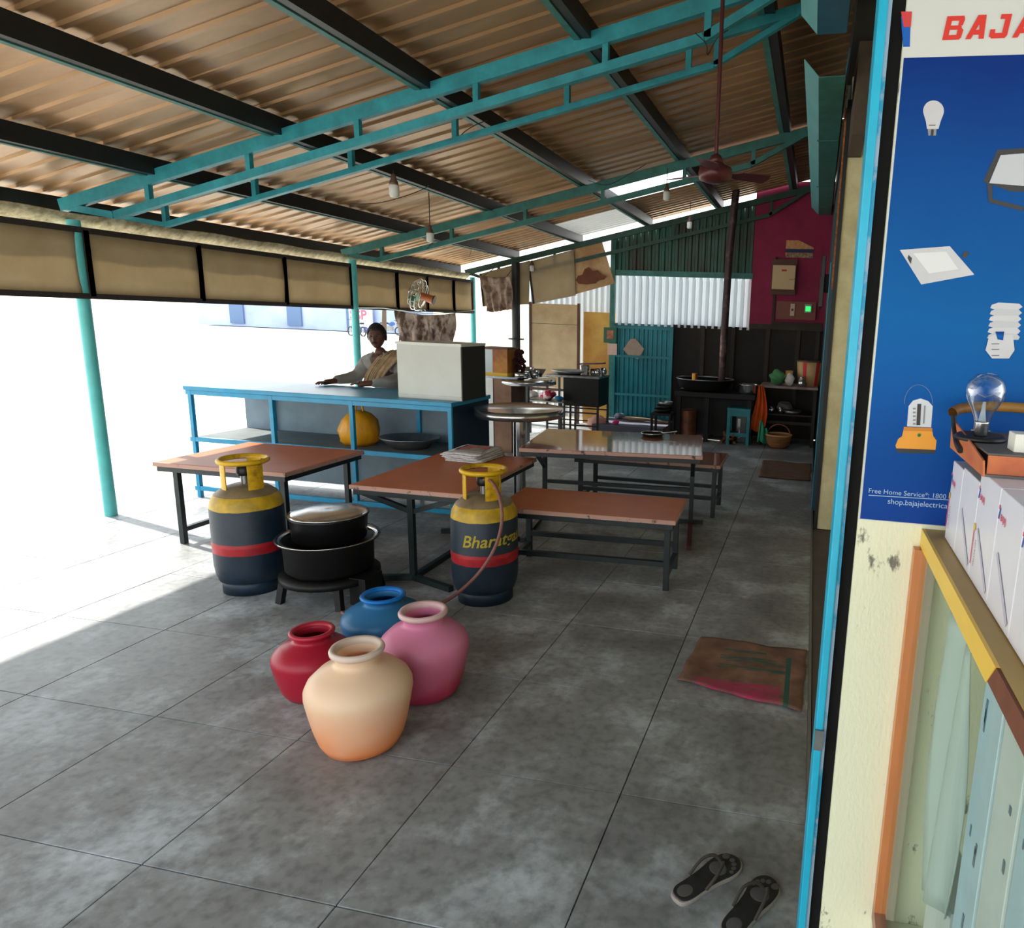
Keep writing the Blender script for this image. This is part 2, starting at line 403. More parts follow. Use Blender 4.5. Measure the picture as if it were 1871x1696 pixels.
# teal corrugated door
dr = empty('door_1'); tag(dr, kind='structure')
MB().span((-2.98, BY-.045, .10), (-2.07, BY-.02, 1.56)).build('door_backing', TEALC, dr)
for (a, b) in ((-2.96, -2.51), (-2.52, -2.085)):
    ribbed(a, b, BY-.06, .19, 1.54, TEALC, 'door_panel', dr, pitch=.075, dep=.014)
for z in (.52, 1.10, 1.53): MB().span((-2.95, BY-.10, z-.018), (-2.09, BY-.078, z+.018)).build('rail', M('door rail paint', (44, 142, 148), .45, var=.2) if z < 1 else TEALC, dr)
MB().span((-2.985, BY-.11, .17), (-2.95, BY-.06, 1.55)).build('stile', TEALC, dr)
MB().span((-2.095, BY-.11, .17), (-2.06, BY-.06, 1.55)).build('stile', TEALC, dr)
o = MB().span((-3.05, 9.55, 0), (-2.0, BY-.02, .15)).build('plinth_step', M('blue grey cement step', (96, 96, 110), .8, var=.25, scale=5, world=True)); tag(o, kind='structure')

# near shop: shutter guide, shop wall, poster
SW = M('shop cream wall, scuffed', (236, 236, 206), .75, col2=(120, 120, 108), scale=15, bump=.22, bscale=120, world=True, stretch=(1, 1, .45), fac=(.335, .385))
o = MB().span((.1235, 1.50, -.1), (1.6, 1.62, 3.5)).build('wall_shop', SW); tag(o, kind='structure')
sg = empty('door_2', (0, 0, 0)); tag(sg, kind='structure')
o = MB().span((.099, 1.515, -.1), (.1235, 1.60, 3.5)).build('shutter_slot', M('black shutter slot', (4, 4, 4), .9), sg)
MB().span((.0725, 1.492, 0), (.090, 1.60, 3.5)).build('shutter_guide', CYAN, sg, bevel=.003)
o = MB().span((.090, 1.500, 0), (.0975, 1.60, 3.5)).build('guide_lip', M('chipped pale blue lip', (150, 176, 200), .5, col2=(40, 150, 190), scale=6, fac=(.45, .5)), sg)
for z, hh in ((.715, .012),): MB().box((.0815, 1.489, z), (.02, .008, .05)).build('guide_clip', DSTEEL, sg)

o = MB().span((-.9, -2.2, 2.35), (1.9, 1.49, 2.40)).build('shade_awning', M('dark awning sheet', (92, 96, 100), .7)); tag(o, 'unseen sheet awning added to shade the shop poster, over the display counter', 'awning')  # added out of view to darken the upper part of the poster
# eave fascia + hanging awning boards on the left side
TAN = M('tan tarpaulin board', (178, 164, 138), .8, col2=(146, 130, 104), scale=2.2, translucent=.42, world=True, fac=(.3, .65))
def hang_board(ya, yb, label, mat=TAN, zt=2.13, zb=1.665):
    a = empty('awning_board', (-5.24, (ya+yb)/2, 0), label, 'awning')
    L = yb-ya
    MB().grid(lambda u, v: (.012*math.sin(u*9+ya)*math.sin(v*3), -L/2+.02+(L-.04)*u, zb+.02+(zt-zb-.04)*v), 10, 5).build('canvas', mat, a, solid=.006)
    for s in (-1, 1): MB().span((-.02, s*L/2-.02, zb), (.02, s*L/2+.02, zt)).build('side_bar', WOODD, a)
    MB().span((-.02, -L/2, zb-.02), (.02, L/2, zb+.02)).build('bottom_bar', WOODD, a)
    MB().span((-.02, -L/2, zt-.02), (.02, L/2, zt+.02)).build('top_bar', WOODD, a)
ysb = [1.2, 2.25, 3.3, 4.34, 5.3, 6.3, 7.33, 8.24, 8.95, 9.68, 10.26]
nm = ['nearest the camera at the far left', 'second from the camera', 'just before the nearest teal post', 'just past the nearest teal post', 'left of the post behind the man, middle of three', 'touching the left side of the post behind the man',
      'just right of the post behind the man', 'left of the wall fan', 'behind the wall fan', 'touching the far corner post']
for i in range(10): hang_board(ysb[i], ysb[i+1], 'tan awning board, '+nm[i])
o = MB().grid(lambda u, v: (-5.36+.10*v, -1.0+11.3*u, 2.16+.085*v+.006*math.sin(u*90)), 90, 2).build('eave_trim', M('pale plaited eave strip', (222, 210, 176), .8, col2=(150, 136, 104), scale=16, world=True), solid=.01); tag(o, 'pale plaited strip along the eave above the tan boards', 'trim')
# gutter along the right wall
gut = empty('rain_gutter', (0, 0, 0), 'long boxy teal rain gutter along the top of the right wall', 'gutter')
GL = M('gutter pale teal', (96, 170, 172), .5, var=.2, scale=4, world=True); GI = M('gutter blue inside', (38, 96, 126), .5, var=.25, scale=4)
na, fa = 4.87, 10.38
def quad(mb, a, b, c, d, t=.0): mb.add([a, b, c, d], [(0, 1, 2, 3)])
n1, n2, n3, n4 = Vector((-.19, na, 3.30)), Vector((-.092, na, 3.195)), Vector((.072, na, 3.20)), Vector((.085, na, 3.36))
f1, f2, f3, f4 = Vector((-.165, fa, 3.28)), Vector((-.06, fa, 3.18)), Vector((.105, fa, 3.18)), Vector((.118, fa, 3.32))
mb = MB(); quad(mb, n1, n2, f2, f1); mb.build('side_plate', GL, gut, solid=.006)
mb = MB(); quad(mb, n2, n3, f3, f2); mb.build('bottom_plate', TEALD, gut, solid=.006)
mb = MB(); quad(mb, n3, n4, f4, f3); mb.build('wall_plate', GI, gut, solid=.006)
for yy in (6.4, 8.4): MB().box((-.012, yy, 3.188), (.17, .012, .012)).build('joint_strap', TEALD, gut)
gt2 = empty('rain_gutter', (0, 0, 0), 'shorter nearer length of teal gutter overlapping the long one, top edge of the view', 'gutter')
a1, a2, a3, a4 = [Vector((p.x-.02, 3.05, p.z+.14)) for p in (n1, n2, n3, n4)]
b1, b2, b3, b4 = [Vector((p.x-.02, 4.55, p.z+.13)) for p in (n1, n2, n3, n4)]
mb = MB(); quad(mb, a1, a2, b2, b1); mb.build('side_plate', GL, gt2, solid=.006)
mb = MB(); quad(mb, a2, a3, b3, b2); mb.build('bottom_plate', GI, gt2, solid=.006)
mb = MB(); quad(mb, a3, a4, b4, b3); mb.build('wall_plate', GI, gt2, solid=.006)
# shutter housing above the return wall, with orange rusted strip
o = MB().span((.146, 5.05, 2.90), (.24, 5.7, 3.8)).build('shutter_box', M('brown dusty housing', (92, 78, 66), .8, var=.3, scale=5)); tag(o, 'dusty brown shutter box above the cream return wall', 'box')
o = MB().bar((.122, 5.9, 1.95), (.122, 5.9, 3.3), .02, .03).build('wood_strip', M('orange weathered wood', (196, 118, 52), .7, col2=(120, 66, 40), scale=14, stretch=(1, 1, 2))); tag(o, 'orange weathered wooden strip beside the gutter', 'strip')
tj = empty('door_frame', (.118, 6.3, 0), 'dark teal door frame post against the right wall', 'door frame')
MB().span((-.02, 0, 0), (.012, .05, 2.6)).build('jamb', M('dark teal enamel', (24, 70, 80), .4, var=.3, scale=6), tj)
MB().span((-.024, .06, 0), (.010, .075, 2.2)).build('bead', CYAN, tj)

# television on the right wall
tv = empty('television', (.10, 8.6, 2.15), 'slim black television on the right wall near the crimson corner', 'television')
MB().span((-.075, -.42, -.28), (-.03, .42, .28)).build('screen_case', M('black plastic', (10, 10, 11), .3), tv, bevel=.005)
MB().span((-.03, -.1, -.1), (.034, .1, .1)).build('wall_bracket', BLACKM, tv)
# ================================================================== TABLES AND BENCHES
def slab_table(name, loc, rz_, L, Wd, h, label, cat, mat, kind, group=None):
    """laminate top on a square-tube frame; kind 'bench' = four legs, 'post' = two end posts with feet"""
    t = empty(name, (loc[0], loc[1], 0), label, cat, group, R(rz_))
    th = .028
    MB().box((0, 0, h-th/2), (L-.008, Wd-.008, th)).build('top', mat, t, bevel=.002)
    e = MB()
    for s in (-1, 1):
        e.box((0, s*(Wd/2-.002), h-th/2-.001), (L, .006, th-.002)); e.box((s*(L/2-.002), 0, h-th/2-.001), (.006, Wd-.006, th-.002))
    o = e.build('edge_strip', LEDGE, t); tag(o, 'chipped pale pink laminate edge')
    f = .036; zz = h-th-f/2
    for s in (-1, 1):
        MB().box((0, s*(Wd/2-f/2-.012), zz), (L-.03, f, f)).build('rail', FRAME, t, bevel=.002)
        MB().box((s*(L/2-f/2-.015), 0, zz), (f, Wd-.03-2*f, f)).build('rail', FRAME, t, bevel=.002)
    return t
def add_legs(t, pts, h, z0=0.0, f=.036, mat=FRAME):
    for x, y in pts:
        l = MB().span((x-f/2, y-f/2, z0), (x+f/2, y+f/2, h-.064)).build('leg', mat, t, bevel=.002)
# orange table with the newspapers
t1 = slab_table('dining_table', (-2.368, 4.305), 0.8, .75, 1.19, .59, 'orange brown laminate table with newspapers on it, behind the gas cylinder', 'table', LAM, 'post')
for yy in (-.56, .46):
    add_legs(t1, [(.015, yy)], .59)
    MB().bar((.015, yy, .018), (-.30, yy-.10, .018), .034, .034).build('foot_bar', FRAME, t1)
    MB().bar((.015, yy, .018), (.33, yy-.12, .018), .034, .034).build('foot_bar', FRAME, t1)
    MB().bar((.015, yy+.01, .44), (-.33, yy, .545), .03, .03).build('brace', FRAME, t1)
    MB().bar((.015, yy+.01, .44), (.33, yy, .545), .03, .03).build('brace', FRAME, t1)
MB().bar((.015, -.56, .018), (.015, .46, .018), .034, .034).build('foot_bar', FRAME, t1)
# long table reflecting the ribbed sheet
t2 = slab_table('dining_table', (-1.493, 5.375), 9, 1.37, .97, .68, 'long brown laminate table with bright ribbed reflections and a small pan on it', 'table', LAM2, 'post')
for sx_, py_ in ((-.62, .10), (.615, .0)):
    add_legs(t2, [(sx_, py_)], .68)
    MB().bar((sx_, -.66, .02), (sx_, .40, .02), .036, .036).build('foot_bar', RUSTF if sx_ > 0 else FRAME, t2)
    MB().bar((sx_, -.25, .615), (sx_, py_, .42), .028, .028).build('brace', FRAME, t2)
MB().box((.62, .06, .018), (.20, .034, .034)).build('foot_bar', FRAME, t2)
MB().bar((-.62, .10, .30), (.615, 0, .30), .03, .03).build('stretcher', FRAME, t2)
# bench in front
def bench(cx_, cy_, rz_, L, Wd, label, mat):
    b = slab_table('bench', (cx_, cy_), rz_, L, Wd, .475, label, 'bench', mat, 'bench')
    x, y = L/2-.055, Wd/2-.075
    add_legs(b, [(-x, -y), (x, -y), (-x, y), (x, y)], .475)
    MB().bar((-x, -y, .17), (x, -y, .17), .032, .032).build('stretcher', FRAME, b)
    MB().bar((-x, y, .17), (x, y, .17), .032, .032).build('stretcher', FRAME, b)
    for s in (-1, 1): MB().bar((s*x, -y, .10), (s*x, y, .10), .032, .032).build('side_stretcher', FRAME, b)
    return b
bench(-1.315, 4.20, 3, 1.14, .55, 'orange brown bench right of the gas cylinder, nearest the camera', LAM)
bench(-1.34, 5.98, 0.5, 1.30, .60, 'pinkish brown bench behind the long table with its far end showing', LAM2)
# extension of the seating towards the open left side
t3 = slab_table('dining_table', (-3.80, 4.25), 1, 1.0, .84, .59, 'orange brown laminate table standing alone in front of the blue counter at the left', 'table', LAM, 'post')
add_legs(t3, [(-.41, -.33), (.41, -.33), (-.41, .33), (.41, .33)], .59)
for s in (-1, 1): MB().bar((s*.41, -.33, .10), (s*.41, .33, .10), .032, .032).build('side_stretcher', FRAME, t3)
MB().bar((-.41, 0, .10), (.41, 0, .10), .032, .032).build('stretcher', FRAME, t3)

# newspapers
NEWS = M('newsprint', (214, 212, 208), .85, col2=(182, 182, 184), scale=30, fac=(.40, .60))
NP = M('newsprint photo pink', (206, 128, 122), .8, col2=(150, 70, 70), scale=30)
NPC = fl(865, 836, .60)
for i in range(5):
    z = .592 + i*.014
    jx, jy, a = random.uniform(-.012, .012), random.uniform(-.012, .012), random.uniform(-5, 5)
    n = empty('newspaper', (NPC.x+jx, NPC.y+jy, z), None, None, 'newspapers stacked on the orange table', R(a-6))
    if i == 4: tag(n, 'topmost folded newspaper with a pink picture, on the orange table', 'newspaper')
    else: tag(n, 'folded grey newspaper in the pile on the orange table, %s' % ('lowest of all', 'second from the bottom', 'middle one', 'just under the pictured one')[i], 'newspaper')
    MB().grid(lambda u, v: (-.145+.29*u, -.17+.36*v, .005+.003*math.sin(u*8+i*2)*math.sin(v*5+i)), 8, 8).build('pages', NEWS, n, solid=.008)
    if i == 4:
        MB().box((.0, .03, .0155), (.19, .19, .001)).build('front_picture', NP, n)
        MB().box((-.105, .03, .0155), (.018, .19, .001)).build('picture_margin', M('newsprint black', (48, 42, 44), .8), n)
        MB().prism([(-.06, -.08, .014), (.13, -.10, .014), (.10, 0, .016), (.03, .03, .018), (-.02, -.02, .016)], (0, 0, .003)).build('torn_flap', M('newsprint grey', (150, 142, 134), .85), n)

# small pan on the long table
pan = empty('frying_pan', tuple(fl(1192, 797, .68)), 'small steel pan with a dark base on the long laminate table', 'pan')
MB().lathe([(.001, .004), (.085, .004), (.098, .028), (.094, .030), (.080, .010), (.001, .010)], n=28).build('body', SOOT, pan)
MB().lathe([(.092, .026), (.100, .026), (.100, .032), (.092, .032), (.092, .026)], n=28).build('rim', STEEL, pan)
MB().bar((.09, .02, .03), (.20, .06, .045), .014, .006).build('handle', STEEL, pan)

# ================================================================== GAS CYLINDERS
def gas_cylinder(x, y, label, hose=True, turn=0.0, lettering='Bharatgas'):
    c = empty('gas_cylinder', (x, y, 0), label, 'cylinder')
    r = .19
    navy = M('cylinder dark navy paint', (22, 44, 62), .5, .1, col2=(14, 20, 26), scale=7, bump=.12, bscale=30, fac=(.3, .6))
    mat = bandmat('cylinder paint bands', 'Z', [(0, (20, 40, 58)), (.335, (168, 26, 36)), (.445, (22, 42, 58)), (.775, (196, 158, 22)), (.905, (128, 112, 84))], .48, .025, 9)
    prof = [(.001, .055), (.12, .055), (.17, .075), (r-.006, .12), (r, .17), (r, .27), (r+.003, .29), (r+.003, .30), (r, .315), (r, .50), (r-.008, .545), (r-.03, .585), (r-.07, .615), (.07, .632), (.001, .636)]
    b = MB().lathe(prof, n=48).build('body', mat, c)
    foot = MB().lathe([(.150, 0), (.158, 0), (.158, .09), (.150, .09), (.150, 0)], n=36).build('foot_ring', navy, c)
    YEL = M('cylinder yellow paint', (206, 162, 18), .42, .1, col2=(120, 84, 20), scale=10, fac=(.28, .5))
    for a0 in (196, 300, 60):
        mb = MB(); v = []
        n = 8; a1 = a0+44
        for i in range(n+1):
            a = R(a0+(a1-a0)*i/n+turn)
            for rr, zz in ((.112, .60), (.118, .60), (.118, .765), (.112, .765)): v.append((rr*math.cos(a), rr*math.sin(a), zz))
        f = []
        for i in range(n):
            for k in range(4): f.append((i*4+k, (i+1)*4+k, (i+1)*4+(k+1) % 4, i*4+(k+1) % 4))
        f += [(0, 1, 2, 3), (n*4+3, n*4+2, n*4+1, n*4)]
        mb.add(v, f); mb.build('guard_strap', YEL, c)
    ring = MB().lathe([(.112, .765), (.122, .757), (.134, .765), (.136, .776), (.128, .788), (.116, .784), (.112, .765)], n=40).build('guard_ring', YEL, c)
    v_ = MB().tube([(0, 0, .63), (0, 0, .70)], .022, 12).build('valve_stem', DSTEEL, c)
    reg = MB().lathe([(.001, .685), (.036, .685), (.042, .70), (.042, .728), (.030, .742), (.001, .745)], n=20).build('regulator', BLACKM, c)
    MB().tube([(.03, -.01, .715), (.08, -.03, .722)], .009, 8).build('nozzle', DSTEEL, reg)
    if lettering:
        v, f = text_mesh(lettering, .098, shear=.25, offset=.0015)
        a0 = R(-104+turn)
        vv = []
        for p in v:
            a = a0 + p.x/r
            vv.append(((r+.0014)*math.cos(a), (r+.0014)*math.sin(a), .365+p.y+p.x*.03))
        o = MB(); o.v = [tuple(q) for q in vv]; o.f = f; o.sm = [False]*len(f)
        o.build('lettering', M('yellow brushed lettering', (170, 150, 40), .6), c)
    return c
gas_cylinder(-1.80, 3.62, 'navy gas cylinder with red and yellow bands in front of the orange table', turn=0)
HOSE = M('dusty brown rubber hose', (128, 84, 76), .55, var=.2, scale=14)
pts = [at(884, 877, 3.58), at(897, 879, 3.52), at(910, 900, 3.44), at(917, 935, 3.39), at(914, 972, 3.38), at(900, 1010, 3.37), at(876, 1046, 3.35), at(845, 1077, 3.28), at(815, 1098, 3.2), at(785, 1112, 3.1), at(760, 1124, 3.02)]
def spline(pts, n=6):
    o = []
    for i in range(len(pts)-1):
        p0, p1, p2, p3 = pts[max(i-1, 0)], pts[i], pts[i+1], pts[min(i+2, len(pts)-1)]
        for k in range(n):
            t = k/n; o.append(.5*((2*p1)+(-p0+p2)*t+(2*p0-5*p1+4*p2-p3)*t*t+(-p0+3*p1-3*p2+p3)*t**3))
    o.append(pts[-1]); return o
hp = spline(pts + [Vector((-2.2, 3.02, .06)), Vector((-2.36, 3.08, .06))])
for p in hp: p.z = max(p.z, .012)
o = MB().tube(hp, .0095, 10).build('gas_hose', HOSE); tag(o, 'brown rubber hose running from the gas cylinder to behind the water pots', 'hose')
gas_cylinder(-3.17, 3.38, 'unlettered gas cylinder with a clean yellow guard ring, by the lone table at the left', turn=20, lettering=None)

# ================================================================== WATER POTS
def pot_profile(r, h, rr):
    return [(.001, .0), (r*.58, .0), (r*.70, h*.03), (r*.80, h*.12), (r*.88, h*.26), (r*.955, h*.44), (r, h*.57), (r*.995, h*.63), (r*.93, h*.70), (r*.74, h*.79),
            (rr*1.0, h*.84), (rr*.86, h*.865), (rr*.84, h*.89), (rr*.90, h*.94), (rr*1.0, h*.965), (rr*1.03, h*.985), (rr*1.0, h), (rr*.88, h*.995), (rr*.80, h*.95), (rr*.74, h*.88),
            (rr*.84, h*.845), (r*.70, h*.77), (r*.88, h*.68), (r*.94, h*.60), (r*.90, h*.42), (r*.80, h*.2), (r*.55, h*.03), (.001, h*.02)]
def water_pot(x, y, r, h, rr, body, rim, label, rz_=0):
    p = empty('water_pot', (x, y, 0), label, 'pot')
    MB().lathe(pot_profile(r, h, rr), n=48).build('body', body, p)
    o = MB().lathe([(rr*.80, h*.950), (rr*.95, h*.945), (rr*1.05, h*.965), (rr*1.07, h*.99), (rr*1.0, h*1.018), (rr*.86, h*1.01), (rr*.79, h*.98), (rr*.80, h*.950)], n=48).build('rim', rim, p)
    return p
def plastic(n, c, t=.25, c2=None): return M(n, c, .36, translucent=t, var=0 if c2 else .10, col2=c2, scale=1.6, spec=.4, fac=(.3, .7))
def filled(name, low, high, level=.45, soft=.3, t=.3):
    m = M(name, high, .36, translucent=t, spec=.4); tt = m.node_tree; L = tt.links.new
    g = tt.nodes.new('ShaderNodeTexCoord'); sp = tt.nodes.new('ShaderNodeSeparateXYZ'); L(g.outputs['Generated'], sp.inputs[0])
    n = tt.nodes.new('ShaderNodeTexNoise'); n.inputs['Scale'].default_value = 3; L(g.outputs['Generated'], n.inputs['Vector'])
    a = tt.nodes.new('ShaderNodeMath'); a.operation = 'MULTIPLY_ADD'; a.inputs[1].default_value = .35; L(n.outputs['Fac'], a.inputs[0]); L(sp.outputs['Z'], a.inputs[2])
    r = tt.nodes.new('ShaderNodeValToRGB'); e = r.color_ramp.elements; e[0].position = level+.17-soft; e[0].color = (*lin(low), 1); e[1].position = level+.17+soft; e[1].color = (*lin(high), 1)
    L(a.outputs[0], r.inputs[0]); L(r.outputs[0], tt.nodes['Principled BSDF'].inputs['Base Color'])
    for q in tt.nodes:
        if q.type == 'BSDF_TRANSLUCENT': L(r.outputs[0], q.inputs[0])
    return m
CR = plastic('cream plastic rim', (226, 206, 190), .15)
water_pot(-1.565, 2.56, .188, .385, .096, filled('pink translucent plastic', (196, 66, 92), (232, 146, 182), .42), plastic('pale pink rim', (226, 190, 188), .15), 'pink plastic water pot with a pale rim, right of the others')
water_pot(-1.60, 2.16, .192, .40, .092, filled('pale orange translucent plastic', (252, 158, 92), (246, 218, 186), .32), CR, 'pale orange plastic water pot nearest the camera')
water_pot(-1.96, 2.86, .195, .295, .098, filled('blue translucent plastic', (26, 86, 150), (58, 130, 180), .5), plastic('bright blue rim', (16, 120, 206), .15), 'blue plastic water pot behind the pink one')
water_pot(-2.02, 2.44, .165, .29, .085, plastic('red plastic', (170, 30, 52), .15), plastic('red rim', (180, 40, 60), .1), 'red plastic water pot, mostly behind the pale orange one')

# black cooking pots on a burner at the left
bs = empty('burner_stand', (-2.66, 3.38+.02, 0), 'low black iron burner stand under the sooty cooking pots', 'stove')
for a in range(4):
    q = R(45+90*a); MB().bar((.27*math.cos(q), .27*math.sin(q), 0), (.24*math.cos(q), .24*math.sin(q), .15), .035, .035).build('leg', SOOT, bs)
MB().lathe([(.16, .12), (.27, .12), (.27, .155), (.16, .155), (.16, .12)], n=24).build('ring', SOOT, bs)
MB().box((.24, -.02, .08), (.10, .16, .16)).build('control_box', SOOT, bs)
cp = empty('cooking_pot', (-2.66, 3.40, .157), 'large soot black cooking pot with a wide bright rim, at the left', 'pot')
MB().lathe([(.001, 0), (.20, 0), (.235, .03), (.24, .17), (.275, .20), (.275, .206), (.232, .18), (.226, .03), (.001, .012)], n=40).build('body', SOOT, cp)
MB().lathe([(.245, .196), (.278, .2065), (.276, .211), (.243, .201), (.245, .196)], n=40).build('rim', STEEL, cp)
cp = empty('cooking_pot', (-2.65, 3.40, .33), 'smaller dark pot standing inside the wide rimmed one, with a bright lid', 'pot')
MB().lathe([(.001, 0), (.16, 0), (.195, .03), (.205, .15), (.215, .165), (.21, .168), (.001, .168)], n=40).build('body', M('dark steel pot', (40, 40, 42), .35, .8, var=.2), cp)
MB().lathe([(.001, .182), (.11, .186), (.19, .172), (.212, .168), (.212, .174), (.19, .18), (.11, .195), (.001, .19)], n=40).build('lid', STEEL, cp)

# ================================================================== COUNTER
ct = empty('service_counter', (-4.0, 5.27, 0), 'blue painted steel service counter with open shelves, in front of the man', 'counter')
x0, x1, ya, yb, hz = -5.15+4.0, -2.72+4.0, -.32, .32, .965
MB().span((x0, ya-.02, hz-.035), (x1+.01, yb+.02, hz)).build('counter_top', BLUEC, ct, bevel=.004)
o = MB().span((x1-.015, ya+.02, 0), (x1, yb, hz-.036)).build('end_panel', NAVY, ct); tag(o, 'dark navy end panel')
MB().span((x0, yb-.02, .05), (x1-.016, yb-.005, hz-.036)).build('back_panel', GREYP, ct)
o = MB().span((x0, ya+.02, .505), (x1-.016, yb-.021, .52)).build('shelf', M('dusty grey shelf', (96, 104, 104), .7, var=.35, scale=5), ct)
MB().span((x0, ya, .49), (x1-.016, ya+.03, .53)).build('shelf_rail', CYAN if 0 else BLUEC, ct, bevel=.003)
MB().span((x0, ya, hz-.075), (x1, ya+.03, hz-.036)).build('top_rail', BLUEC, ct, bevel=.003)
MB().span((x0, ya, .06), (x1-.016, ya+.03, .10)).build('bottom_rail', BLUEC, ct, bevel=.003)
for x in (x0+.02, x0+.80, .385, x1-.035):
    MB().span((x, ya-.002, 0), (x+.034, ya+.032, hz-.036)).build('post', BLUEC, ct, bevel=.003)
for x in (x0+.3, x0+1.1, .62):
    MB().span((x, yb-.05, 0), (x+.03, yb-.021, hz-.036)).build('rear_post', BLUEC, ct)
CAB = M('pale grey sheet metal', (192, 196, 192), .42, .15, col2=(176, 180, 172), scale=2, fac=(.3, .7))
cb = empty('sheet_metal_cabinet', (-2.96, 5.25, .965), 'pale grey sheet metal cabinet standing on the right end of the blue counter', 'cabinet')
MB().span((-.275, -.20, 0), (.275, .20, .44)).build('body', CAB, cb, bevel=.003)
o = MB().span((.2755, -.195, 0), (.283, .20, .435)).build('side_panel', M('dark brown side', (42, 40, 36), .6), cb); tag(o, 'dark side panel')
MB().span((-.28, -.21, .425), (.285, .21, .446)).build('top_lip', M('white enamel lip', (214, 216, 210), .4), cb)
MB().span((-.272, -.206, .028), (.272, -.2005, .034)).build('seam', DSTEEL, cb)
# basin and yellow bag on the shelf
bn = empty('steel_basin', (-3.27, 5.24, .52), 'wide shallow steel basin on the shelf of the blue counter', 'basin')
MB().lathe([(.001, 0), (.15, 0), (.215, .06), (.25, .085), (.252, .092), (.24, .092), (.205, .066), (.145, .012), (.001, .012)], n=40, sy=.85).build('body', DSTEEL, bn)
yb_ = empty('yellow_bag', (-3.72, 5.22, .52), 'stuffed yellow plastic bag on the counter shelf', 'bag')
yo = MB().lathe([(.001, 0), (.11, 0), (.15, .04), (.16, .12), (.135, .21), (.09, .265), (.04, .29), (.001, .295)], n=28).build('sack', M('yellow plastic bag', (232, 164, 22), .4, var=.2, scale=8, translucent=.2, bump=.5, bscale=16), yb_)
for vtx in yo.data.vertices:
    a = math.atan2(vtx.co.y, vtx.co.x); k = 1+.07*math.sin(a*5+vtx.co.z*20)+.04*math.sin(a*11); vtx.co.x *= k; vtx.co.y *= k
MB().tube(spline([Vector((-.03, 0, .28)), Vector((-.02, 0, .33)), Vector((.03, 0, .335)), Vector((.04, 0, .28))], 4), .008, 8).build('tied_ears', yo.data.materials[0], yb_)

# ================================================================== ROUND STEEL TABLES
def round_table(x, y, h, r, label, foot=.045):
    t = empty('round_steel_table', (x, y, 0), label, 'table')
    MB().lathe([(.001, h-.012), (r-.01, h-.012), (r, h-.006), (r, h-.075), (r-.006, h-.075), (r-.008, h-.02), (.001, h-.022)][::-1], n=56).build('table_top', STEEL, t)
    MB().tube([(0, 0, .0), (0, 0, h-.02)], foot, 20).build('pedestal', STEEL, t)
    MB().lathe([(.001, 0), (.20, 0), (.20, .012), (foot+.005, .03), (.001, .03)], n=32).build('base_plate', DSTEEL, t)
    return t
round_table(-2.365, 5.42, .90, .365, 'round steel standing table nearest the blue counter, nothing on it', .05)
RT2 = fl(962, 690, .90)
round_table(RT2.x, RT2.y, .90, .36, 'round steel standing table with bowls on it, farther back', .038)
def bowl(x, y, z, r, h, label, cat='bowl', mat=STEEL, name='steel_bowl', dark=None):
    b = MB().lathe([(.001, 0), (r*.7, 0), (r*.95, h*.35), (r, h), (r*.96, h), (r*.9, h*.4), (r*.66, h*.08), (.001, h*.08)], (0, 0, 0), 28).build(name, mat, loc=(x, y, z))
    return tag(b, label, cat)
bowl(RT2.x+.02, RT2.y-.18, .8995, .10, .075, 'low steel bowl on the farther round table, left one')
bowl(RT2.x+.14, RT2.y-.08, .8995, .055, .10, 'small tall steel cup on the farther round table, right of the low bowl', 'cup', name='steel_cup')
bowl(RT2.x+.02, RT2.y, .8995, .075, .13, 'steel tumbler standing behind the low bowl on the farther round table', 'cup', name='steel_cup')
tr = empty('cardboard_tray', (RT2.x+.0, RT2.y+.19, .90), 'grey open tray tilted up behind the bowls on the farther round table', 'tray')
MB().box((0, 0, .055), (.30, .16, .008), m=Matrix.Rotation(R(28), 3, 'X')).build('base', M('grey board', (112, 104, 96), .8), tr)
MB().box((0, -.07, .03), (.30, .008, .05)).build('front_lip', M('grey board lip', (70, 64, 60), .8), tr)
# white tiled stand with copper side
sd_ = empty('tiled_stand', (-3.70, 7.98, 0), 'white tiled counter stand with a brown side, behind the nearest round table', 'stand')
MB().span((-.24, -.20, 0), (-.03, .20, .90)).build('tiled_front', M('white glazed tile', (226, 228, 226), .3, var=.14, scale=6), sd_)
MB().span((-.029, -.19, 0), (.20, .20, .90)).build('brown_side', M('brown copper sheet', (132, 98, 76), .35, .4, col2=(104, 78, 64), scale=4), sd_)
MB().span((-.25, -.21, .90), (.29, .21, .925)).build('ledge', STEEL, sd_)
kc = empty('snack_case', (-3.73, 8.0, .925), 'small yellow sided display case on the tiled stand', 'display case')
MB().span((-.19, -.16, 0), (.16, .16, .035)).build('base', M('yellow base', (232, 186, 60), .5), kc)
MB().span((-.19, -.155, .035), (-.03, .155, .31)).build('glass_front', M('milky glass', (226, 236, 240), .12, translucent=.4), kc)
MB().span((-.029, -.155, .035), (.16, .155, .32)).build('side_panel', M('amber side panel', (190, 128, 38), .45, col2=(128, 62, 28), scale=3), kc)
MB().span((-.2, -.17, .315), (.17, .17, .335)).build('lid', M('brown lid', (104, 66, 40), .6), kc)
hb = MB()
for i in range(90):
    q_ = random.random(); hb.ball((.205+.05*random.uniform(-1, 1)*(.5+q_)+.02, .05+.06*random.uniform(-1, 1), .30-.29*q_), .022, 8)
hb = hb.build('garland', M('dried maroon garland', (66, 30, 30), .9, var=.4, scale=20), loc=(-3.73, 8.0, .925)); tag(hb, 'dark maroon garland hanging at the right of the yellow display case', 'garland')

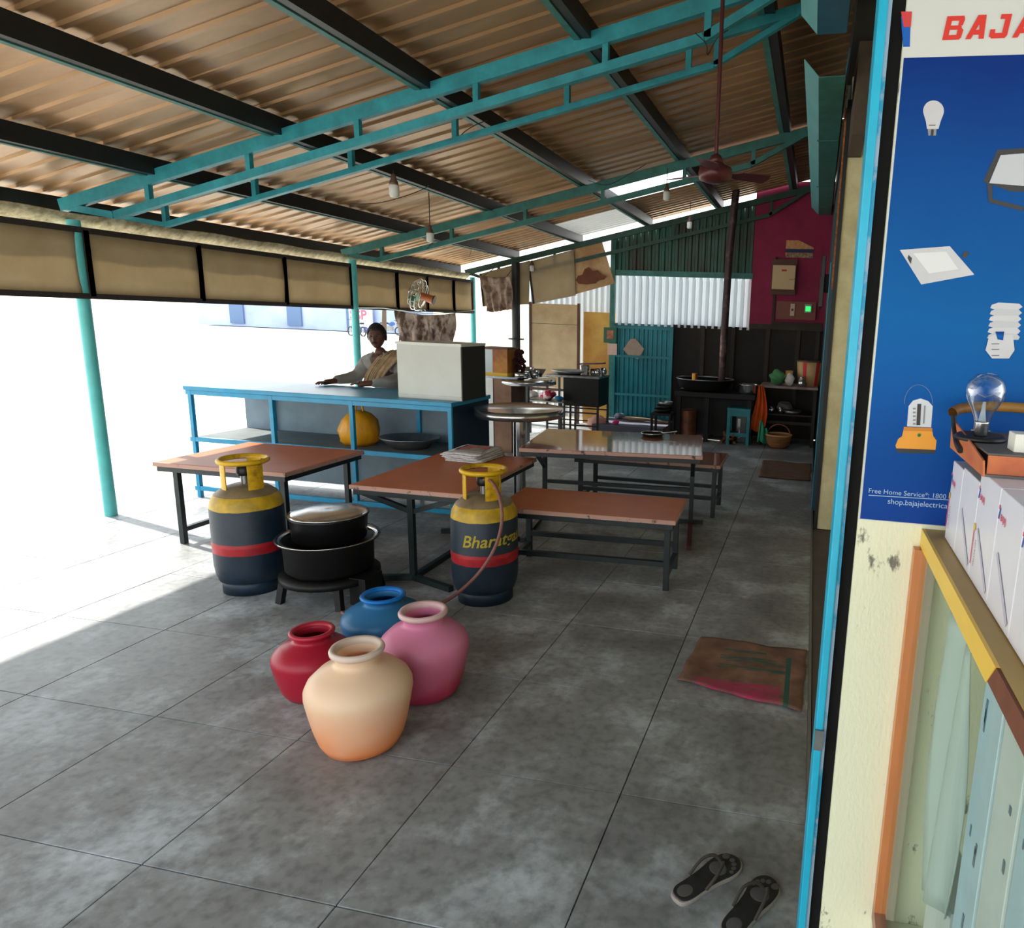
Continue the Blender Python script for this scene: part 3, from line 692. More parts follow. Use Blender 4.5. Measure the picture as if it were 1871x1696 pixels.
# griddle cart
gc = empty('griddle_cart', (-3.10, 9.45, 0), 'black griddle cart on thin legs in front of the yellow wall', 'cart')
MB().span((-.52, -.26, .83), (.26, .26, .86)).build('griddle_top', DSTEEL, gc, bevel=.004)
o = MB().span((-.26, -.25, .44), (.25, .24, .828)).build('burner_housing', SOOT, gc); tag(o, 'black housing')
for x in (-.50, -.25, .24):
    for yy in (-.24, .24): MB().span((x-.013, yy-.013, 0), (x+.013, yy+.013, .83 if x < -.3 else .44)).build('leg', BLACKM, gc)
for z in (.16, .34):
    MB().span((-.5, -.25, z), (.25, -.235, z+.02)).build('rail', BLACKM, gc); MB().span((-.5, .235, z), (.25, .25, z+.02)).build('rail', BLACKM, gc)
pn = MB().lathe([(.001, 0), (.15, 0), (.24, .05), (.235, .056), (.14, .012), (.001, .012)], n=32, sx=1.15).build('flat_pan', DSTEEL, loc=(-3.33, 9.42, .861)); tag(pn, 'wide shallow aluminium pan on the griddle cart', 'pan')
bx = MB().span((-.05, -.05, 0), (.05, .05, .14)).build('steel_canister', STEEL, loc=(-3.10, 9.36, .861), bevel=.01); tag(bx, 'square steel canister under the flat plank on the griddle cart', 'canister')
lid = MB().box((0, 0, 0), (.36, .2, .014), m=Matrix.Rotation(R(-4), 3, 'Y')).build('wooden_plank', M('brown plank', (62, 34, 28), .6), loc=(-3.02, 9.40, 1.024)); tag(lid, 'brown flat plank lying over the canister on the griddle cart', 'plank')
for i, (dx, dy) in enumerate(((.02, .02), (.10, -.03), (.16, .06))):
    bowl(-3.02+dx, 9.40+dy, .861, .045, .09+.01*i, ('steel tumbler on the griddle cart, %s of three right of the canister' % ('first', 'second', 'third')[i]), 'cup', name='steel_cup')
# red and white clutter on the low shelf beside the cart
cl = empty('clutter_shelf', (-3.62, 9.15, 0), 'low steel shelf with cloths behind the farther round table', 'shelf')
MB().span((-.30, -.2, .50), (.34, .2, .515)).build('shelf_board', DSTEEL, cl)
for x in (-.28, .32):
    for yy in (-.18, .18): MB().span((x-.012, yy-.012, 0), (x+.012, yy+.012, .5)).build('leg', BLACKM, cl)
def crumple(name, loc, r, mat, label, cat, sc=(1, 1, .6), amp=.22, seed=0):
    o = MB().ball((0, 0, 0), r, 24, sc).build(name, mat, loc=loc); rnd = random.Random(seed)
    ph = [rnd.uniform(0, 6.28) for _ in range(6)]
    for v in o.data.vertices:
        c = v.co; k = 1+amp*(math.sin(c.x*38/ (r*9)*.5+ph[0])*math.sin(c.y*50+ph[1])+.6*math.sin(c.z*60+ph[2]+c.x*30))
        v.co = c*k
    zmin = min(v.co.z for v in o.data.vertices); o.location.z = loc[2]-zmin
    return tag(o, label, cat)
REDC = M('crimson cloth', (186, 30, 66), .8, col2=(222, 214, 214), scale=13, fac=(.46, .5))
crumple('crumpled_cloth', (-3.55, 9.1, .516), .10, REDC, 'crumpled crimson and white cloth on the low steel shelf', 'cloth', seed=1)
crumple('crumpled_cloth', (-3.80, 9.12, .516), .09, M('white cloth', (220, 218, 214), .8), 'crumpled white cloth on the low steel shelf, left of the crimson one', 'cloth', seed=2)
crumple('crumpled_cloth', (-3.36, 9.05, .516), .06, M('blue cloth', (30, 110, 150), .8), 'small crumpled blue cloth on the low steel shelf', 'cloth', seed=3)
crumple('plastic_bag', (-3.02, 9.75, .0), .13, M('pink plastic bag', (230, 170, 150), .5, translucent=.3), 'pinkish plastic bag on the floor under the griddle cart', 'bag', sc=(1.2, 1, .9), amp=.12, seed=4)
crumple('flower_heap', (-2.72, 9.62, .151), .05, M('magenta flowers', (220, 60, 120), .8), 'small magenta flower heap on the step by the griddle cart', 'flowers', seed=5)
# ================================================================== KITCHEN END
ks = empty('cooking_hearth', (-1.27, 9.85, 0), 'black sooty cooking hearth with firewood below, in front of the dark wall', 'stove')
MB().span((-.58, -.30, .62), (.55, .30, .70)).build('hearth_top', SOOT, ks, bevel=.01)
for x in (-.52, -.12, .47):
    for yy in (-.26, .26): MB().span((x-.03, yy-.03, 0), (x+.03, yy+.03, .62)).build('leg', SOOT, ks)
MB().span((-.55, .10, .05), (.5, .28, .61)).build('rear_shield', SOOT, ks)
MB().lathe([(.001, 0), (.26, 0), (.36, .05), (.40, .16), (.41, .165), (.40, .17), (.34, .07), (.24, .02), (.001, .02)], (-.20, -.02, .70), 40).build('iron_cauldron', SOOT, ks)
MB().lathe([(.385, .16), (.415, .165), (.412, .175), (.384, .172), (.385, .16)], (-.20, -.02, .70), 40).build('cauldron_rim', DSTEEL, ks)
cn = MB().tube([(0, 0, 0), (0, 0, .42)], .135, 24).build('oil_tin', M('brown tin', (150, 92, 62), .4, .5, col2=(86, 60, 44), scale=5), loc=(-1.68, 9.72, .0)); tag(cn, 'tall brown metal tin under the left side of the hearth', 'tin')
cn.location.z = .15 if cn.location.x < -2 else 0.0
mg = MB().tube([(0, 0, 0), (0, 0, .09)], .04, 16).build('brass_mug', M('brass', (170, 118, 50), .35, .8), loc=(-1.60, 9.66, .885)); tag(mg, 'small brass mug at the left of the black cauldron', 'mug'); mg.location.z = .872
mg.location.y = 9.84-.40+.02; mg.location.x = -1.56
pt = empty('steel_pot', (-.84, 9.72, .70), 'steel pot shining at the right end of the hearth', 'pot')
MB().lathe([(.001, 0), (.12, 0), (.14, .02), (.14, .12), (.15, .13), (.13, .13), (.13, .02), (.001, .015)], n=28).build('body', STEEL, pt)
for i in range(9):
    a = random.uniform(-.5, .5)
    l = MB().tube([(-.16, 0, 0), (0, .01, .008), (.16, 0, 0)], [.022, .028, .02], 8).build('firewood', M('split firewood', (120, 84, 56), .9, var=.4, scale=14) if i == 0 else bpy.data.materials['split firewood'])
    l.location = (-1.12+.07*(i % 3), 9.66+.035*(i % 2)-.02, .03+.05*(i//3)); l.rotation_euler = (0, 0, 1.3+a)
    tag(l, 'short piece of split firewood in the pile under the hearth', 'firewood', 'firewood under the hearth')
sp = MB().tube([at(1318, 700, 10.0), at(1332, 470, 10.0), at(1347, 330, 9.95)], .052, 18).build('stove_pipe', M('maroon rusty pipe', (64, 44, 46), .5, .3, col2=(110, 88, 84), scale=9, fac=(.3, .5))); tag(sp, 'tall leaning rusty stove pipe rising from the hearth to the roof', 'pipe')
ft = empty('farther_stand', (-1.98, 9.80, 0), 'small dark stand with tangled pans left of the hearth', 'stand')
ft.name = 'utensil_stand'
MB().span((-.13, -.15, .38), (.16, .15, .41)).build('top', SOOT, ft)
for x in (-.11, .14):
    for yy in (-.13, .13): MB().span((x-.015, yy-.015, 0), (x+.015, yy+.015, .38)).build('leg', SOOT, ft)
ft.location.y = 9.35
for i in range(3):
    bowl(-1.97+.02*i, 9.35, .41+.052*i, .12-.01*i, .05, 'dark cooking vessel on the small stand, %s of three' % ('lowest', 'middle', 'topmost')[i], 'vessel', SOOT if i < 2 else DSTEEL, 'cooking_vessel')
# teal stool
st_ = empty('wooden_stool', (-.93, 9.62, 0), 'teal painted stool in front of the hearth with a steel tin under it', 'stool')
TS = M('stool teal paint', (36, 128, 138), .5, var=.25, scale=9)
MB().span((-.16, -.14, .47), (.16, .14, .51)).build('seat', TS, st_, bevel=.004)
for x in (-.135, .135):
    for yy in (-.115, .115): MB().span((x-.022, yy-.022, 0), (x+.022, yy+.022, .47)).build('leg', TS, st_)
    MB().span((x-.012, -.095, .13), (x+.012, .095, .17)).build('stretcher', TS, st_)
MB().span((-.113, -.13, .12), (.113, -.10, .17)).build('stretcher', TS, st_)
MB().span((-.113, -.13, .40), (.113, -.10, .47)).build('apron', TS, st_)
tn = empty('square_tin', (-.88, 9.90, .0), 'dull steel square tin behind the teal stool', 'tin')
MB().span((-.11, -.1, 0), (.11, .1, .38)).build('body', M('dull tin', (88, 92, 92), .4, .7, var=.2), tn); MB().span((-.09, -.105, .05), (-.05, -.101, .33)).build('bright_seam', STEEL, tn)
# right hand preparation table
pt_ = empty('preparation_table', (-.30, 9.98, 0), 'dark preparation table with two shelves at the right end of the kitchen', 'table')
MB().span((-.38, -.30, .80), (.41, .30, .83)).build('top', M('dusty pinkish board', (120, 92, 84), .6, col2=(150, 140, 136), scale=6), pt_)
MB().span((-.36, -.26, .42), (.40, .28, .44)).build('shelf', WOODD, pt_); MB().span((-.36, -.26, .30), (.40, -.22, .34)).build('rail', WOODD, pt_)
for x in (-.35, .38):
    for yy in (-.27, .27): MB().span((x-.022, yy-.022, 0), (x+.022, yy+.022, .80)).build('leg', WOODD, pt_)
bk = empty('tan_bucket', (-.02, 10.03, .83), 'tan bucket with red stripes and a dark lid on the preparation table', 'bucket')
BK = bpy.data.materials.new('tan bucket with red stripes'); BK.use_nodes = True
BK.node_tree.nodes['Principled BSDF'].inputs['Base Color'].default_value = (*lin((196, 164, 112)), 1)
MB().lathe([(.001, 0), (.15, 0), (.185, .34), (.175, .34), (.14, .02), (.001, .02)], n=36).build('body', BK, bk)
for a0 in (-122, -62, 10, 80, 150):
    v = []
    for i in range(5):
        a = R(a0+i*4.5)
        for z in (0.005, .335): rr = .1512+.0349*z/.34+.001; v.append((rr*math.cos(a), rr*math.sin(a), z))
    MB().add(v, [(2*i, 2*i+2, 2*i+3, 2*i+1) for i in range(4)], True).build('red_stripe', M('red stripe', (206, 50, 54), .5), bk)
MB().lathe([(.001, .355), (.19, .352), (.195, .335), (.188, .335), (.001, .34)], n=36).build('lid', M('bucket lid brown', (84, 70, 56), .5), bk)
jr = empty('steel_jug', (-.115, 9.80, .83), 'small shiny steel jug in front of the tan bucket', 'jug')
MB().lathe([(.001, 0), (.045, 0), (.058, .04), (.05, .09), (.035, .11), (.045, .135), (.04, .135), (.03, .11), (.001, .10)], n=24).build('body', STEEL, jr)
crumple('green_bag', (-.46, 9.85, .831), .10, M('green plastic bag', (84, 150, 96), .5, translucent=.2, var=.2, scale=9), 'crumpled green plastic bag on the left of the preparation table', 'bag', seed=6, sc=(1.1, 1, .9))
crumple('white_bag', (-.28, 9.82, .831), .065, M('white plastic bag', (206, 204, 198), .5, translucent=.2), 'small white plastic bag between the green bag and the tan bucket', 'bag', seed=7, sc=(1, 1, 1.1))
o = MB().span((-.05, -.04, 0), (.05, .04, .20)).build('tan_carton', M('tan carton', (176, 130, 70), .7), loc=(-.30, 9.99, .831)); tag(o, 'small tan carton behind the white bag on the preparation table', 'carton')
for i, (x, l_) in enumerate(((-.50, 'steel tumbler on the lower shelf of the preparation table, leftmost'), (-.38, 'steel tumbler on the lower shelf of the preparation table, right of the leftmost'))):
    bowl(x, 9.80, .44, .035, .09, l_, 'cup', STEEL, 'steel_cup')
bowl(-.22, 9.84, .44, .13, .05, 'flat dull plate dish on the lower shelf of the preparation table', 'dish', DSTEEL, 'dish')
crumple('grey_cloth', (-.33, 10.05, .441), .11, M('grey rag', (120, 116, 118), .9), 'grey rag on the lower shelf of the preparation table', 'cloth', seed=8)
# orange cloth hanging
oc = MB().grid(lambda u, v: (-.66+.15*(u-.5)*(.45+.9*min(v*1.6, 1))+.02*math.sin(v*4), 9.62+.022*math.sin(u*17)+.01*math.sin(v*9), .83-.64*v+.02*math.sin(u*9)*v), 22, 16).build('orange_cloth', M('orange cotton cloth', (214, 88, 26), .85, var=.3, scale=7, bump=.2), solid=.006); tag(oc, 'orange cloth hanging at the left corner of the preparation table', 'cloth')
# basket with green bag
bs_ = empty('wicker_basket', (-.37, 9.52, 0), 'round wicker basket on the floor in front of the preparation table', 'basket')
WK = M('wicker', (168, 112, 62), .8, col2=(110, 70, 38), scale=3, stretch=(1, 1, 26), bump=.5, bscale=60)
MB().lathe([(.001, 0), (.10, 0), (.15, .05), (.175, .15), (.18, .18), (.165, .18), (.155, .14), (.13, .05), (.001, .02)], n=32).build('body', WK, bs_)
MB().lathe([(.163, .172), (.183, .172), (.187, .185), (.176, .195), (.163, .188), (.163, .172)], n=32).build('rim', M('wicker rim', (190, 140, 90), .8), bs_)
MB().tube([(.15*math.cos(R(a)), .02, .19+.13*math.sin(R(a))) for a in range(0, 181, 15)], .008, 8).build('handle', WK, bs_)
gb = MB().grid(lambda u, v: (-.60+.16*(u-.3)*(1.1-.5*v), 9.50+.03*math.sin(u*12), .06+.30*v-.12*v*u+.02*math.sin(u*8)), 14, 10).build('green_carrier_bag', M('sea green plastic bag', (48, 156, 118), .45, translucent=.2, var=.2, scale=8), solid=.02); tag(gb, 'sea green carrier bag drooping at the left of the wicker basket', 'bag')
# things on the crimson wall
mb_ = empty('meter_box', (-.475, 10.36, 2.13), 'cream electricity meter box on a wooden board on the crimson wall', 'meter box')
MB().span((-.19, -.005, -.02), (.17, .04, .47)).build('board', M('brown meter board', (84, 48, 34), .6), mb_)
MB().span((-.165, -.09, .05), (.155, -.006, .385)).build('case', M('cream enamel', (196, 164, 122), .5), mb_, bevel=.008)
MB().span((.07, -.094, .19), (.15, -.0905, .196)).build('latch', BLACKM, mb_)
MB().span((-.04, -.093, .30), (.03, -.0905, .325)).build('red_mark', M('red sticker', (170, 50, 40), .6), mb_)
# move board to the wall height seen in the photo
mb_.location.z = 2.10
pr = empty('wall_poster', (-.285, 10.398, 2.60), 'faded orange, blue and tan poster strips pasted on the crimson wall', 'poster')
MB().prism([(-.20, 0, .12), (-.20, 0, .235), (-.02, 0, .235), (.19, 0, .14), (.19, 0, .12)], (0, -.002, 0)).build('upper_strip', M('orange print', (192, 112, 62), .7, col2=(200, 160, 110), scale=22), pr)
MB().span((-.20, -.002, .075), (.185, 0, .115)).build('middle_strip', M('blue print', (30, 52, 92), .7, var=.3, scale=20), pr)
MB().span((-.20, -.002, .0), (.19, 0, .068)).build('lower_strip', M('tan print', (176, 150, 112), .7, col2=(92, 60, 50), scale=28), pr)
sw = empty('switch_board', (-.30, 10.37, 1.74), 'wooden switchboard with a lit green indicator low on the crimson wall', 'switchboard')
MB().span((-.26, -.02, 0), (.30, .03, .25)).build('board', M('reddish brown board', (120, 56, 34), .5, var=.2), sw)
MB().span((-.06, -.04, .05), (0, -.021, .22)).build('switch_plate', M('cream switch', (190, 164, 140), .5), sw)
MB().span((-.045, -.048, .12), (-.015, -.041, .15)).build('switch', BLACKM, sw)
MB().span((.14, -.045, .10), (.24, -.021, .22)).build('indicator_case', M('grey indicator case', (130, 140, 130), .5), sw)
MB().span((.155, -.05, .12), (.225, -.046, .19)).build('indicator_lamp', M('green indicator light', (40, 220, 90), .4, emit=.9), sw)
# calendar pictures and paper on the teal door post
ca = empty('wall_picture', (-3.03, 10.335, 1.24), 'small green framed picture on the post left of the teal door', 'picture')
MB().span((-.10, -.012, .05), (.10, .0, .28)).build('frame', M('picture green', (28, 92, 74), .5), ca)
MB().span((-.05, -.015, .11), (.05, -.0125, .24)).build('image', M('picture image', (140, 60, 50), .6, col2=(190, 130, 90), scale=20), ca)
cc = MB().span((-.075, -.004, -.13), (.075, 0, .04)).build('calendar_sheet', M('calendar paper', (216, 180, 168), .8, var=.15, scale=22), loc=(-2.995, 10.335, 1.24)); tag(cc, 'pinkish calendar sheet below the green framed picture', 'calendar')
pc = MB().prism([(-.17, 0, 0), (-.06, 0, .16), (.02, 0, .17), (.16, 0, .02), (.07, 0, -.14), (-.09, 0, -.08)], (0, -.004, 0)).build('paper_sign', M('torn pale paper', (170, 150, 136), .85, var=.25, scale=12), loc=(-2.66, 10.36, 1.20)); tag(pc, 'torn pale paper hanging crooked on the teal door', 'paper')
# sticks on the step
for i in range(4):
    s_ = MB().tube(spline([Vector((-.32, 0, 0)), Vector((0, .03*(i % 2), .01)), Vector((.30, -.02, 0))], 4), .018, 8).build('firewood_stick', M('pale stick', (134, 112, 92), .9, var=.3, scale=10) if i == 0 else bpy.data.materials['pale stick'], loc=(-2.5+.06*i, 10.22-.055*i, .17)); s_.rotation_euler = (0, 0, random.uniform(-.15, .15))
    tag(s_, 'long pale firewood stick lying on the step by the teal door', 'stick', 'sticks on the cement step')
o = crumple('rag_bundle', (-2.84, 10.25, .151), .07, M('blue and grey rag', (60, 84, 140), .9, col2=(160, 160, 160), scale=16), 'blue and grey rag bundle on the left end of the cement step', 'rag', seed=11)

# ================================================================== FAR LEFT CORNER, BOARDS AND COURTYARD
def board(name, pts, th, mat, label, cat='board'):
    P = [Vector(p) for p in pts]; o = MB().prism(P, (0, th, 0)).build(name, mat); return tag(o, label, cat)
TB = M('tan plywood', (206, 184, 148), .8, col2=(178, 152, 116), scale=2, world=True, translucent=.0)
TB2 = M('tan plywood stained', (188, 156, 114), .8, col2=(158, 118, 80), scale=2.6, world=True, fac=(.36, .56))
pb = empty('folding_partition', (-3.95, 10.42, 0), 'pale tan plywood partition of two panels beside the dark pipe post', 'partition')
MB().span((-.38, .008, .55), (.37, .018, 1.84)).build('backing', WOODD, pb)
for z0_, z1_ in ((.55, 1.532), (1.538, 1.84)):
    MB().span((-.39, 0, z0_), (.375, .02, z1_)).build('panel', TB, pb)
for x in (-.40, .385): MB().span((x-.018, -.012, .0), (x+.018, .03, 1.86)).build('stile', M('dark brown stile', (92, 62, 46), .7, var=.3) if x < 0 else bpy.data.materials['dark brown stile'], pb)
MB().span((-.382, -.01, .50), (.367, .03, .54)).build('rail', bpy.data.materials['dark brown stile'], pb)
YW = M('ochre plaster wall', (204, 160, 84), .85, col2=(176, 118, 62), scale=1.6, bump=.2, bscale=30, world=True)
yw = MB().span((-3.53, 10.56, -.05), (-3.03, 10.66, 1.74)).build('wall_ochre', YW); tag(yw, kind='structure')
ff = empty('courtyard_fence', (0, 11.6, 0), 'bright ribbed metal fence of the courtyard beyond the hanging tan boards', 'fence')
GALV = M('galvanised ribbed sheet', (200, 206, 212), .5, .1)
for i in range(3):
    a = -4.9+.62*i; ribbed(a, a+.63, 0, -.05, 2.5, GALV, 'ribbed_sheet', ff, pitch=.10, dep=.05)
cwall = MB().span((-7.6, 13.2, -.05), (-4.9, 13.35, 1.9)).build('wall_courtyard', M('sunlit cream courtyard wall', (250, 240, 212), .9, var=.1, scale=2, world=True)); tag(cwall, kind='structure')
# hanging tan boards under the far truss
hb_ = [((878, 500), (968, 476), (966, 556), (884, 560)), ((966, 478), (1048, 456), (1052, 540), (975, 555)), ((1046, 456), (1100, 442), (1123, 518), (1050, 538))]
nmz = ['leftmost, behind the cloth', 'middle one', 'rightmost with a brown stain']
for i, q in enumerate(hb_):
    P = [at(x, y, 10.22+.03*i) for x, y in q]
    n = empty('hanging_board', (0, 0, 0), 'tan board hanging under the far truss, '+nmz[i], 'board')
    MB().prism(P, (0, .012, 0)).build('canvas', TAN if i < 2 else TB2, n)
    MB().bar(P[0], P[3], .02, .03).build('edge_batten', WOODD, n)
n = MB().prism([at(x, y, 10.25) for x, y in ((1052, 512), (1056, 504), (1064, 502), (1068, 492), (1076, 488), (1083, 495), (1092, 494), (1100, 502), (1108, 505), (1104, 511), (1094, 512), (1088, 518), (1072, 520), (1058, 519))], (0, -.003, 0)).build('stain', M('dried brown stain', (112, 66, 44), .9, var=.3, scale=9), n)
cl_ = [((1090, 440), (1118, 433), (1121, 446), (1093, 454))]
# crumpled sacking hung from the far corner
SACK = M('brown sackcloth', (134, 104, 88), .95, col2=(206, 186, 170), scale=9, fac=(.42, .62), translucent=.25)
def cloth(name, tl, trr, bl, br, Y, label, amp=.03, sag=.05, mat=SACK):
    a, b, c, d = at(*tl, Y), at(*trr, Y), at(*bl, Y), at(*br, Y)
    def fn(u, v):
        p = (a*(1-u)+b*u)*(1-v)+(c*(1-u)+d*u)*v
        return p+Vector((0, amp*math.sin(u*26+v*3)*(.4+v)+amp*.6*math.sin(u*11-v*7), -sag*math.sin(math.pi*u)*(1-v)+.01*math.sin(u*31)*v))
    o = MB().grid(fn, 40, 16).build(name, mat, solid=.005); return tag(o, label, 'cloth')
cloth('sack_cloth', (876, 503), (932, 505), (890, 570), (938, 566), 9.9, 'brown sackcloth hung in a bunch beside the far corner post', .035, .02)
cloth('printed_cloth', (720, 566), (833, 572), (729, 624), (829, 628), 6.75, 'brown mottled cloth stretched on a line behind the grey cabinet', .02, .035, M('mottled printed cloth', (176, 160, 148), .95, col2=(84, 62, 54), scale=13, stretch=(1, 1, .55), fac=(.43, .56), translucent=.15))
li = MB().tube([Vector((-5.19, 7.37, 1.66)), at(700, 563, 6.75), at(720, 566, 6.75), at(776, 573, 6.75), at(833, 571, 6.75), Vector((-5.21, 10.27, 1.70))], .006, 6).build('cloth_line', M('pale cord', (206, 214, 206), .7)); tag(li, 'thin pale cord from which the mottled cloth hangs', 'cord')
for px_ in (882, 926):
    o = MB().tube([at(px_, 505, 9.9), Vector((at(px_, 505, 9.9).x, 10.26, rz(at(px_, 505, 9.9).x)-.05))], .006, 6).build('tie_string', M('grey cord', (120, 116, 110), .8)); tag(o, 'short grey cord holding the %s end of the brown sackcloth' % ('left' if px_ < 900 else 'right'), 'cord')
# wall fan on the awning
wf = empty('wall_fan', tuple(at(768, 540, 8.45)), 'green and chrome wall fan seen side on in front of the tan boards', 'fan')
GF = M('fan green enamel', (84, 150, 120), .3, .2); CH = M('chrome', (224, 226, 226), .15, 1.0)
Rm = Matrix.Rotation(R(-72), 3, 'Y') @ Matrix.Rotation(R(14), 3, 'X')
rg = MB()
for rr, zz in ((.20, 0), (.205, .05), (.16, .10), (.10, .125), (.15, -.04)):
    rg.tube([Rm @ Vector((rr*math.cos(a*math.pi/16), rr*math.sin(a*math.pi/16), zz)) for a in range(33)], .005, 6)
for k in range(16):
    a = k*math.pi/8; rg.tube([Rm @ Vector((rr*math.cos(a), rr*math.sin(a), zz)) for rr, zz in ((.20, 0), (.205, .05), (.16, .10), (.10, .125), (.02, .13))], .003, 5)
rg.build('guard_cage', CH, wf)
for k in range(3):
    a = k*2.094; u = Vector((math.cos(a), math.sin(a), 0)); t_ = Vector((-math.sin(a), math.cos(a), .5)).normalized()
    P = [Rm @ (u*.03-t_*.025+Vector((0, 0, .05))), Rm @ (u*.18-t_*.07+Vector((0, 0, .05))), Rm @ (u*.18+t_*.07+Vector((0, 0, .05))), Rm @ (u*.03+t_*.025+Vector((0, 0, .05)))]
    MB().prism(P, Rm @ Vector((0, 0, .004))).build('blade', GF if k else CH, wf)
MB().tube([Rm @ Vector((0, 0, .0)), Rm @ Vector((0, 0, -.17))], [.045, .055], 18).build('motor', M('orange brown motor', (176, 98, 52), .4), wf)
MB().tube([Rm @ Vector((0, 0, -.17)), Rm @ Vector((0, 0, -.185))], .062, 18).build('motor_cap', BLACKM, wf)
pB = at(768, 568, 8.55)-wf.location
MB().tube([Rm @ Vector((0, 0, -.08)), pB+Vector((0, 0, .03))], .014, 10).build('bracket', CH, wf)
MB().bar(pB, pB+Vector((-.62, 0, .10)), .03, .03).build('wall_arm', BLACKM, wf)
MB().lathe([(.001, 0), (.07, 0), (.05, .03), (.001, .035)], tuple(pB), 20).build('foot', CH, wf)

# ceiling fan
cf = empty('ceiling_fan', tuple(at(1307, 318, 3.9)), 'maroon ceiling fan on a long down rod', 'fan')
MR = M('maroon fan enamel', (84, 36, 38), .35, .2, var=.3, scale=8)
ztop = rz(cf.location.x)-cf.location.z-.03
MB().tube([(0, 0, .06), (-.004, 0, ztop)], .011, 12).build('down_rod', MR, cf)
MB().lathe([(.001, .07), (.03, .07), (.05, .045), (.085, .03), (.092, .0), (.085, -.03), (.04, -.045), (.001, -.048)], n=32).build('motor_housing', MR, cf)
MB().lathe([(.012, .10), (.028, .09), (.045, .05), (.012, .05)], n=20).build('canopy', MR, cf)
for a in (30, 150, 270):
    q = R(a); u = Vector((math.cos(q), math.sin(q), 0)); t_ = Vector((-math.sin(q), math.cos(q), -.20)).normalized()
    b_ = MB().prism([u*.08-t_*.02, u*.14-t_*.045, u*.30-t_*.056, u*.315, u*.30+t_*.056, u*.14+t_*.045, u*.08+t_*.02], (0, 0, .004)).build('blade', MR, cf)
# bulbs
WB = M('white plastic bulb', (232, 232, 226), .4, translucent=.25); HB = M('brown bakelite', (96, 70, 54), .5)
def bulb(px, py, Y, label, k=1.0, cord=None):
    p = at(px, py, Y); b = empty('hanging_bulb', tuple(p), label, 'bulb', 'bulbs hanging from the roof')
    MB().lathe([(.001, -.055*k), (.025*k, -.053*k), (.034*k, -.04*k), (.034*k, .02*k), (.03*k, .03*k), (.001, .032*k)], n=24).build('bulb_body', WB, b)
    MB().lathe([(.001, .03*k), (.032*k, .03*k), (.03*k, .045*k), (.018*k, .07*k), (.016*k, .10*k), (.001, .105*k)], n=18).build('lamp_holder', HB, b)
    top = cord if cord else rz(p.x)-p.z-.24
    MB().tube([(0, 0, .10*k), (.0, 0, max(top, .13))], .004, 6).build('cord', BLACKM, b)
    return b
bulb(720, 346, 4.92, 'white bulb in a dark holder under the second teal truss, top left', 1.05)
bulb(786, 432, 6.3, 'white bulb hanging on a long cord left of the middle of the roof', cord=.42)
bulb(1218, 356, 7.2, 'white bulb against the bright roof gap', cord=.25)
bulb(1260, 410, 9.3, 'white bulb in front of the green corrugated wall', cord=.28)
bulb(972, 489, 10.2, 'white bulb beside the dark pipe post')
# wires
WIRE = M('black wire', (20, 20, 20), .6)
def wire(pts, label, r=.003):
    o = MB().tube(spline([at(*p) for p in pts], 5), r, 6).build('electric_wire', WIRE); return tag(o, label, 'wire')
wire([(640, 373, 4.95), (690, 371, 5.0), (735, 360, 5.0), (775, 345, 5.2), (783, 338, 5.2)], 'sagging black wire left of the long bulb cord')
wire([(835, 255, 4.9), (850, 240, 4.9), (870, 228, 4.9), (890, 220, 4.9)], 'short black wire across the strut of the second truss')
wire([(1075, 330, 7.2), (1110, 338, 7.2), (1150, 318, 7.2), (1180, 300, 7.2)], 'black wire looping under the middle truss')
wire([(1270, 60, 4.2), (1290, 80, 4.2), (1293, 100, 4.3), (1310, 70, 4.2), (1330, 55, 4.2)], 'tangled black wire beside the ceiling fan rod')
wire([(858, 470, 9.0), (857, 446, 8.0), (800, 440, 7.4), (780, 455, 7.3)], 'thin wire hanging near the eave strip')

# ================================================================== STREET BEYOND
sb = empty('street_building', (-35, 47, 0), 'pale blue shopfront building across the street, seen past the man', 'building')
MB().span((-12, 0, 0), (7.0, 4, 5)).build('facade', M('hazy blue facade', (168, 182, 216), .9, var=.25, scale=.4, world=True), sb)
for i, x in enumerate((-9, -4, 1.0, 5.5)):
    MB().span((x, -.15, .2), (x+1.2, -.02, 3.2)).build('shutter', M('blue grey shutter', (90, 112, 146), .8) if i == 0 else bpy.data.materials['blue grey shutter'], sb)
sgn = MB().box((0, 0, 0), (1.9, .1, 2.4)).build('sign_board', M('pale sign', (178, 186, 222), .8), sb); sgn.location = tuple(at(660, 590, 46.6)-Vector((-35, 47, 0)))
for txt, dz, cc_, sz in (('SSP', .25, (206, 90, 110), .95), ('TAR', -.85, (70, 80, 140), .8)):
    v, f = text_mesh(txt, sz, offset=.02); o = MB(); o.v = [(p.x-.85, -.06, p.y+dz) for p in v]; o.f = f; o.sm = [False]*len(f)
    o.build('lettering', M('sign lettering '+txt, cc_, .8), sgn)
def tree(x, y, h, r, label, seed):
    rnd = random.Random(seed); t = empty('street_tree', (x, y, 0), label, 'tree')
    MB().tube([(0, 0, 0), (.1, 0, h*.5), (0, 0, h*.8)], [.18, .13, .07], 10).build('trunk', M('tree bark', (88, 72, 60), .9), t)
    mb = MB()
    for _ in range(900):
        a, b, c = rnd.gauss(0, 1), rnd.gauss(0, 1), rnd.gauss(0, 1); d = Vector((a, b, c)).normalized()*r*rnd.random()**.4
        d.z *= .7; p = d+Vector((0, 0, h)); u = Vector((rnd.uniform(-1, 1), rnd.uniform(-1, 1), rnd.uniform(-1, 1))).normalized(); s, q = frame_for(u)
        k = .22; mb.add([p-s*k, p+q*k*.5, p+s*k, p-q*k*.5], [(0, 1, 2, 3)])
    o = mb.build('foliage', M('tree leaves', (92, 138, 92), .8, translucent=.3), t); o['kind'] = 'stuff'
